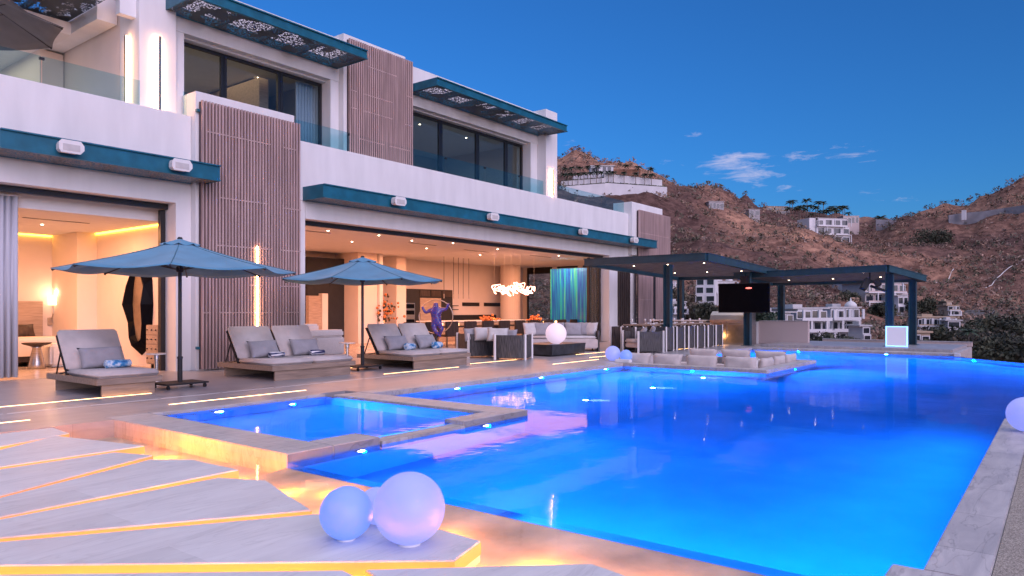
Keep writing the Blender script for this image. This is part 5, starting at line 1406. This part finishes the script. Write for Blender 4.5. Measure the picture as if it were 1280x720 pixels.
# ------------------------------------------------------------------ houses on the hillside
def mb_local(o): return o
def far_house(label, u0, u1, vtop, vbot, d, wall, storeys, cols, depth=8., yaw=0., name='hillside_house', cat='house', balcony=True, roof='flat', left_tower=0, sink=4., gaps=(), group='villas on the hillside', arch=False):
    """storeyed house: columns u0..u1 give its width and bearing at distance d, heights in pixels at that distance"""
    px = d/900.; c = bearing((u0+u1)/2, d); wid = (u1-u0)*px; zt = 1.4+(388-vtop)*px; zb = 1.4+(388-vbot)*px; H = zt-zb
    t = thing(name, label, cat, (c.x,c.y,zb), VIEW+yaw, group)
    hw = wid/2; sh = H/storeys; rnd = random.Random(int(u0*7+vtop))
    wl_ = MB()
    # body stands back from the balconies; each storey slightly different
    for k in range(storeys):
        xa = -hw+ (rnd.uniform(0,.12)*wid if k == storeys-1 and storeys > 1 else 0); xb = hw-(rnd.uniform(0,.15)*wid if k == storeys-1 and storeys > 1 else 0)
        z0 = k*sh-(sink if k == 0 else -.002); wl_.box(xa, xb, .0+.35*k, depth, z0, (k+1)*sh)
    wl_.build('wall', wall, t, local=True)
    for k in range(storeys):
        cw = wid/cols
        if balcony:
            s = MB(); s.box(-hw-.15, hw*(1.0 if k < storeys-1 else .75), -1.3, .34*k+.0-.004, k*sh-.12, k*sh+.12); s.build('balcony_slab', M['white_house'], t, local=True)
            if k: MB().box(-hw-.1, hw*.75, -1.28, -1.2, k*sh+.12, k*sh+.12+sh*.13).build('parapet', wall, t, local=True)
            for j in range(cols+1): MB().box(-hw+j*(wid-.3)/cols, -hw+j*(wid-.3)/cols+.28, -1.25, -.97, k*sh+.12, (k+1)*sh-.13).build('pillar', M['white_house'], t, local=True) if (j+k) % 2 == 0 else None
        for j in range(cols):
            if (j, k) in gaps: continue
            x = -hw+(j+.5)*cw+rnd.uniform(-.08,.08)*cw; w_ = cw*rnd.uniform(.30,.41); h_ = sh*rnd.uniform(.58,.72); y = .35*k-.0
            fr = MB(); z0 = k*sh+sh*.14
            fr.box(x-w_-.1,x+w_+.1,y-.09,y-.003,z0-.1,z0); fr.box(x-w_-.1,x+w_+.1,y-.09,y-.003,z0+h_,z0+h_+.1); fr.box(x-w_-.1,x-w_,y-.09,y-.003,z0,z0+h_); fr.box(x+w_,x+w_+.1,y-.09,y-.003,z0,z0+h_)
            f = fr.build('window', M['white_house'], t, local=True)
            MB().box(x-w_,x+w_,y-.05,y-.003,z0,z0+h_).build('pane', M['winglass'], f, local=True)
    rf = MB(); rf.box(-hw-.4, hw+.2, -.6+.35*storeys, depth+.3, H+.002, H+.18); rf.box(-hw*.5,hw*.1,depth*.4,depth*.8,H+.181,H+.6)
    rf.build('roof', M['roof_grey'] if wall is not M['tan_house'] else M['tan_house'], t, local=True)
    if left_tower:
        MB().box(-hw-left_tower*px, -hw-.01, 1.0, depth, -sink-2, H*1.0).build('side_wing', M['white_house'], t, local=True)
    if arch:
        MB().lathe((hw*.55, 1.5, H+.181), [(.8,0),(.75,.3),(.5,.6),(.12,.8),(.05,1.2),(.0,1.25)], 16).build('cupola', M['white_house'], t, local=True, smooth=True)
    return t
far_house('white three storey villa below the ridge, under the row of tall palms', 1018,1066,273,304, 340, M['white_house'],3,4,10,.25,left_tower=9,sink=10)
far_house('sandy house on the ridge left of the palm row', 957,986,258,277, 440, M['tan_house'],2,3,9,.1)
far_house('block of pale white flats behind the television, left of it', 869,893,347,378, 158, M['white_house'],3,2,8,-.5,balcony=False,sink=6)
far_house('white house with vaulted roof half hidden behind the television', 894,921,352,382, 160, M['white_house'],2,3,8,.1,arch=True,sink=6)
far_house('small pinkish house seen between the wood screen and the flats', 833,852,352,372, 156, M['pink_house'],2,2,7,0,sink=6)
far_house('rose and white terraced villa between the posts of the small pergola', 1079,1140,354,390, 186, M['pink_house'],3,5,10,.2,sink=6)
far_house('lower white wing of the rose villa, right of the pergola post', 1122,1138,370,392, 180, M['white_house'],2,2,7,.2,balcony=False,sink=6)
hA = far_house('large white villa with deep balconies directly behind the end parapet', 996,1040,386,428, 92, M['white_house'],3,4,8,.15,sink=4)
hB = far_house('white villa with little cupola, joined beside the large balconied one', 1041,1076,385,428, 97, M['white_house'],3,4,7,-.1,arch=True,sink=4)
hC = far_house('low blue-grey house with small windows behind the planter wall', 955,995,391,428, 90, M['grey_house'],2,4,7,.1,balcony=False,sink=4)
far_house('small white pavilion right of the villa with the cupola', 1079,1089,408,428, 88, M['white_house'],2,1,4,0,balcony=False,sink=4)
far_house('long bare concrete building with timber columns down in the valley', 1150,1191,397,418, 128, M['tan_house'],2,9,8,-.25,sink=6)
far_house('bare concrete block at the right end of the columned building', 1186,1202,401,419, 124, M['grey_house'],2,1,6,-.2,balcony=False,sink=6)
far_house('small yellow house behind the right pergola post', 1140,1162,416,434, 76, M['tan_house'],1,2,5,-.1,balcony=False,sink=5)
far_house('distant low white roofed house above the small pergola', 1008,1050,331,341, 270, M['white_house'],1,5,8,.1,balcony=False,sink=8)
far_house('sandy ruin wall block on the slope left of the palms', 938,952,276,288, 400, M['tan_house'],1,1,6,.1,balcony=False,sink=8)
far_house('tiny hut with orange wall above the left end of the small pergola', 998,1006,326,334, 250, M['tan_house'],1,1,4,.1,balcony=False,sink=8)
far_house('small ochre hut on the dry slope right of the pergola', 1183,1190,377,385, 175, M['tan_house'],1,1,3,.1,balcony=False,sink=5)
far_house('tan house on the crest between the rocky knob and the palm row', 962,984,263,276, 436, M['tan_house'],2,3,9,-.1,sink=9)
far_house('grey stepped concrete house left of the white villa under the palms', 966,986,278,290, 395, M['grey_house'],2,3,9,.2,balcony=False,sink=9)
far_house('long low grey terrace wall house below the rocky peak', 886,905,252,262, 322, M['grey_house'],1,4,6,.05,balcony=False,sink=9)
far_house('small pale house at the right end of the palm row', 1054,1074,270,280, 400, M['pink_house'],1,4,7,0,balcony=False,sink=9)
far_house('pale box house half way up the slope above the television', 936,950,262,270, 330, M['grey_house'],1,2,6,.1,balcony=False,sink=9)
far_house('white house with flat roof on the slope left of the rose villa', 1052,1072,352,366, 205, M['white_house'],1,3,7,.15,sink=7)
far_house('sandy house beside the road behind the columned building', 1186,1199,382,394, 165, M['tan_house'],2,2,6,-.2,sink=6)
far_house('small white house between the flats and the wood screen, lower one', 840,858,378,392, 118, M['white_house'],2,2,5,.1,sink=5)
# terraced white villa on the hilltop
px = 322/900.
c = bearing(765, 322); zb = 1.4+(388-252)*px
tv_ = thing('hilltop_villa','long white terraced villa with palms crowning the hilltop','villa',(c.x,c.y,zb),VIEW-.0)
def U(u): return (u-765)*px
def Zv(v): return (252-v)*px
def tier(u0, u1, vt0, vt1, vb, y, dp, name='terrace_wall'):
    s = MB(); s.hexa([(U(u0),y,Zv(vb)),(U(u1),y,Zv(vb)),(U(u1),y+dp,Zv(vb)),(U(u0),y+dp,Zv(vb))],[(U(u0),y,Zv(vt0)),(U(u1),y,Zv(vt1)),(U(u1),y+dp,Zv(vt1)),(U(u0),y+dp,Zv(vt0))])
    return s.build(name, M['white_house'], tv_, local=True)
tier(697,752,240,236,275,-14,5); tier(752.2,826,235,240,275,-13,6)
tier(700,752,231,227,262,-8.9,5); tier(752.2,823,221,229,262,-8.0,6); tier(752.2,764,220.3,221.3,262,-8.6,.59,'buttress')
tier(716,752,222,218,262,-3.8,5); tier(738,766,209,209,262,-1.7,8,'wall')
def hedge(u0, u1, v0, v1, y):
    s = MB(); rnd = random.Random(int(u0)); k = 0
    for i in range(int((u1-u0)*3)):
        f = rnd.random(); x = U(u0+(u1-u0)*f); z = Zv(v0+(v1-v0)*f); s.obox((x,y+rnd.uniform(-.3,.3),z+.25),(rnd.uniform(.4,1.0),.8,rnd.uniform(.3,.7)),(rnd.uniform(0,3),rnd.uniform(0,3),rnd.uniform(0,3)))
    s.build('hedge', M['foliage'], tv_, local=True)
hedge(698,752,240,236,-11.5); hedge(753,825,235,240,-11); hedge(701,752,231,227,-6.5); hedge(753,822,221,229,-5)
for i, (u, v) in enumerate(((741,213),(746,213),(755,212),(761,212))):
    MB().box(U(u)-.8,U(u)+.8,-1.76,-1.701,Zv(v)-1.3,Zv(v)+.9).build('window', M['winglass'], tv_, local=True)
MB().box(U(737),U(768),-2.2,6.6,Zv(208.9),Zv(207.8)).build('roof', M['roof_grey'], tv_, local=True)
MB().box(U(764),U(800),-1.6,4,Zv(262),Zv(212.5)).build('wing', M['brickred'], tv_, local=True)
# grey retaining wall along the right-hand slope
def slope_wall(label, pts, h, th=1.0, m='retain'):
    n = len(pts); s = MB(); P = [bearing(u, d, 1.4+(388-v)/900*d) for u, v, d in pts]
    t = thing('retaining_wall', label, 'retaining wall', P[n//2])
    for i in range(n-1):
        a, b = P[i], P[i+1]; tt = (b-a); tt.z = 0; tt.normalize(); nn = Vector((-tt.y,tt.x,0))*th
        s.hexa([a-Vector((0,0,h)),b-Vector((0,0,h)),b+nn-Vector((0,0,h)),a+nn-Vector((0,0,h))],[a,b,b+nn,a+nn])
    s.build('wall', M[m], t); return t
slope_wall('long grey retaining wall crossing the right-hand slope below the crest', [(1186,269,352),(1205,266,350),(1230,264,345),(1255,260,340),(1290,255,330)], 7)
slope_wall('grey retaining wall stepping down from the saddle left of the long one', [(1095,274,392),(1125,276,388),(1158,279,380),(1184,273,370)], 7)
slope_wall('pale rough retaining wall below the palm row', [(1004,296,432),(1022,298,430),(1040,299,428)], 6, m='grey_house')
slope_wall('rough pale retaining wall half way up the slope above the large pergola', [(925,292,300),(950,296,290),(975,299,285)], 3, m='grey_house')
slope_wall('low white boundary wall above the rose villa', [(1050,346,222),(1085,343,222),(1110,346,220)], 3, m='white_house')
gp = thing('gate_pillar','pale gate pillar standing at the start of the long retaining wall','pillar',bearing(1205,349,1.4+(388-264)/900*349))
p = bearing(1205,347.5,0); MB().box(p.x-.9,p.x+.9,p.y-.9,p.y+.9,45,1.4+(388-263)/900*348).build('shaft', M['white_house'], gp)
def pipe(label, pts):
    s = MB(); P = [bearing(u, d, terrain_z(u,d)+.5) for u, d in pts]; s.tube(P, .13, 6); return tag(s.build('surface_pipe', M['white_metal'], None), label, 'pipe')
def lin(a, b, n): return [(a[0]+(b[0]-a[0])*i/n, a[1]+(b[1]-a[1])*i/n) for i in range(n+1)]
pipe('short pale pipe running up the slope right of the pergola', lin((1168,248),(1192,268),10))
pipe('long pale pipe running up the slope at the right picture edge', lin((1232,236),(1285,266),14))
pipe('pale pipe line slanting down the slope left of the small pergola', lin((978,300),(1006,262),12))

# ------------------------------------------------------------------ palms and trees
def palm(label, p, h, group, sc=1., name='palm_tree'):
    t = thing(name, label, 'palm', p, 0, group); rnd = random.Random(5)
    MB().tube([(0,0,-.5),(.05*h*.2,0,h*.5),(.02,.05,h)], [.028*h+.06,.018*h+.05,.016*h+.05], 7).build('trunk', M['bark'], t, local=True)
    s = MB(); Lf = .30*h+1.0
    for i in range(22):
        a = 2*PI*i/22+rnd.uniform(-.2,.2); el = rnd.uniform(-.5,1.25); o = len(s.v); n = 6
        d = Vector((math.cos(a),math.sin(a),0)); sd = Vector((-d.y,d.x,0)); L0 = Lf*rnd.uniform(.8,1.15)
        for k in range(n+1):
            f = k/n; r = L0*f; z = h+math.sin(el)*r*.75-.55*L0*f*f*(1.0 if el > 0 else .6); q = d*(r*math.cos(el*.6))+Vector((.02,.05,z)); wd = L0*.13*math.sin(PI*min(1,f*.9+.08))
            s.v += [tuple(q+sd*wd-Vector((0,0,wd*.5))), tuple(q), tuple(q-sd*wd-Vector((0,0,wd*.5)))]
            if k: b = o+3*k; s.f += [(b-3,b-2,b+1,b),(b-2,b-1,b+2,b+1)]
    s.build('crown', M['palmleaf'], t, local=True)
    return t
rp = palm('tall palm on the ridge at the left end of the palm row', bearing(985,425,terrain_z(985,425)), 7.6, 'palms in a row on the ridge')
rnd = random.Random(21)
for i in range(24):
    u = 988+3.1*i+rnd.uniform(-1.2,1.2); d = 425+rnd.uniform(-12,18)
    dup(rp, bearing(u, d, terrain_z(u,d)+.0), rnd.uniform(0,6), 'tall palm standing in the middle of the row on the ridge' , scale=rnd.uniform(.85,1.25))
t_ = dup(rp, bearing(1101,395,terrain_z(1101,395)), 1.0, 'single palm on the skyline of the saddle, apart from the row', group='lone palms', scale=1.35)
hp = None
for i, (u, v, y) in enumerate(((702,239,-10.5),(708,238.5,-10.2),(713,238.5,-10.6),(720,238,-10),(727,237.5,-10.4),(735,237,-10.2),(742,236.5,-10.5),(748,236,-10),(757,235.5,-9.6),(763,236,-9.8),(776,236.5,-9.5),(790,237.5,-9.7),(801,238.5,-9.4),(809,239,-9.6),(705,229,-5.4),(714,228,-5.4),(724,228,-5.2),(733,227,-5.6),(745,226,-5.3),(781,224,-3.2),(796,226,-3.3),(812,228,-3.1))):
    wp = tv_.matrix_basis @ Vector((U(u), y, Zv(v)))
    lab = 'small palm on the white terraces of the hilltop villa'
    o = dup(rp, wp, i*.9, lab, 'palms on the hilltop villa terraces', scale=.72)
dup(rp, bearing(1211,64,1.4-(446-388)/900*64), .4, 'palm with thick trunk standing close behind the infinity edge', group='lone palms', scale=.30)
def leafy(label, p, w_, h, dens, m, name='broad_tree', seed=0, trunk=True, group=None, leaf=.28):
    t = thing(name, label, 'tree' if trunk else 'bush', p, 0, group); rnd = random.Random(seed)
    lobes = [(Vector((rnd.uniform(-.7,.7)*w_/2, rnd.uniform(-.7,.7)*w_/2, h*rnd.uniform(.35,.82))), rnd.uniform(.22,.40)*w_) for i in range(9)]
    s = MB()
    for i in range(dens):
        c, r = lobes[rnd.randrange(9)]; a = Vector((rnd.gauss(0,1),rnd.gauss(0,1),rnd.gauss(0,.8))).normalized()*r*rnd.uniform(.55,1.05); q = c+a
        if q.z < .1: continue
        u1 = Vector((rnd.gauss(0,1),rnd.gauss(0,1),rnd.gauss(0,1))).normalized(); u2 = u1.cross(Vector((rnd.gauss(0,1),rnd.gauss(0,1),rnd.gauss(0,1)))).normalized(); l = leaf*rnd.uniform(.6,1.4)
        o = len(s.v); s.v += [tuple(q-u1*l),tuple(q+u2*l*.5),tuple(q+u1*l),tuple(q-u2*l*.5)]; s.f.append((o,o+1,o+2,o+3))
    s.build('crown', m, t, local=True)
    b = MB(); b.tube([(0,0,-1),(.05*w_,0,h*.3),(0,.05*w_,h*.55)], [.05*w_,.04*w_,.02*w_], 7)
    for c, r in lobes[:6]: b.tube([(.03*w_,0,h*.28), tuple(c*.6+Vector((0,0,h*.12))), tuple(c)], [.02*w_,.014*w_,.006*w_], 5)
    b.build('trunk', M['bark'], t, local=True)
    return t
TR = [(1239,100,7,5.5,'foliage2','rounded olive tree beside the road bend'),(1248,84,9,6,'foliage','wide dark tree right of the road'),(1272,74,8,6.5,'foliage','tall dark tree at the right picture edge'),
 (1230,70,6,4.5,'foliage2','low olive tree above the infinity edge'),(1255,62,6,4.2,'foliage','dark bushy tree just over the infinity edge'),(1285,58,7,4.5,'foliage','dark bushy tree cut by the right picture edge'),
 (1300,80,9,7,'foliage2','olive tree outside the right edge of the pool'),(1240,112,8,5,'foliage2','greyish tree on the slope behind the wide dark tree'),(1265,100,8,6,'foliage','dark tree under the pink slope'),
 (1172,84,6,5,'foliage','green bush in front of the columned building'),(1186,88,5,4,'foliage2','brownish bush at the foot of the concrete block'),(1162,72,3.5,3,'foliage','small green bush by the yellow house'),
 (1065,74,5,2.6,'foliage','dark hedge-like bush below the balconied villa'),(1040,78,6,3,'foliage','dark bush left of the red earth heap'),(868,120,9,6.5,'foliage2','dark green tree below the pale flats'),(893,112,7,6.5,'foliage','bright green tree under the television'),
 (946,60,3.4,2.8,'palmleaf','green shrub on top of the planter wall'),(1104,170,6,4,'foliage','tree between the rose villa and the pergola post'),(1062,188,7,5,'foliage','dark tree left of the rose villa'),(1000,215,7,6,'palmleaf','green tree on the red slope behind the pergola'),
 (845,140,8,8,'foliage2','olive tree under the small pinkish house'),(1150,180,8,7,'foliage','tree right of the small pergola'),(1165,330,18,7,'foliage','wide dark tree clump under the saddle'),(1075,300,10,6,'foliage2','round olive tree on the slope')]
DV = {1239:413,1248:410,1272:412,1230:424,1255:432,1285:436,1300:420,1240:400,1265:405,1172:424,1186:424,1162:433,1065:430,1040:430,868:396,893:392,946:402,1104:390,1062:380,1000:382,845:384,1150:394,1165:284,1075:330}
for i, (u, d, w_, h, m, lab) in enumerate(TR):
    z = 1.4-(DV[u]+ ((24 if u > 1195 else 16) if d < 130 else 4) -388)/900*d
    zt = terrain_z(u, d)
    if d > 130: z = min(z, zt+.3)
    leafy(lab, bearing(u,d,z), w_*.8, h*((.40 if u > 1195 else .5) if d < 130 else .6), 2600, M[m], 'broad_tree', i, leaf=.12+d/900., group='trees and bushes in the valley')
# heap of red earth and its neighbour rocks
eh = MB(); p = bearing(1060, 80); rnd = random.Random(3); o = len(eh.v)
for j in range(9):
    for i in range(24):
        a = 2*PI*i/24; r = 3.2*(1-j/8)*(1+.15*math.sin(3*a+j)); eh.v.append((p.x+r*math.cos(a)*1.2, p.y+r*math.sin(a), -4.4+1.55*(j/8)**.8+.1*math.sin(5*a+2*j)))
eh.f = [(j*24+i, j*24+(i+1)%24, (j+1)*24+(i+1)%24, (j+1)*24+i) for j in range(8) for i in range(24)]
tag(eh.build('earth_heap', M['brickred'], None, smooth=True), 'heap of red earth in front of the white villa with the cupola', 'earth heap')
# plant on the planter wall
pl = thing('planter_shrub','bushy green shrub growing out of the planter wall below the television','shrub',(30.6,10.35,.96))
s = MB(); rnd = random.Random(8)
for i in range(420):
    q = Vector((rnd.gauss(0,.16),rnd.gauss(0,.28),abs(rnd.gauss(.18,.16)))); u1 = Vector((rnd.gauss(0,1),rnd.gauss(0,1),rnd.gauss(0,1))).normalized(); u2 = u1.orthogonal().normalized(); l = .09
    o = len(s.v); s.v += [tuple(q-u1*l),tuple(q+u2*l*.4),tuple(q+u1*l),tuple(q-u2*l*.4)]; s.f.append((o,o+1,o+2,o+3))
s.build('foliage', M['palmleaf'], pl, local=True); MB().cyl((0,0,-.02),(0,0,.3),.03,.02).build('stem', M['bark'], pl, local=True)
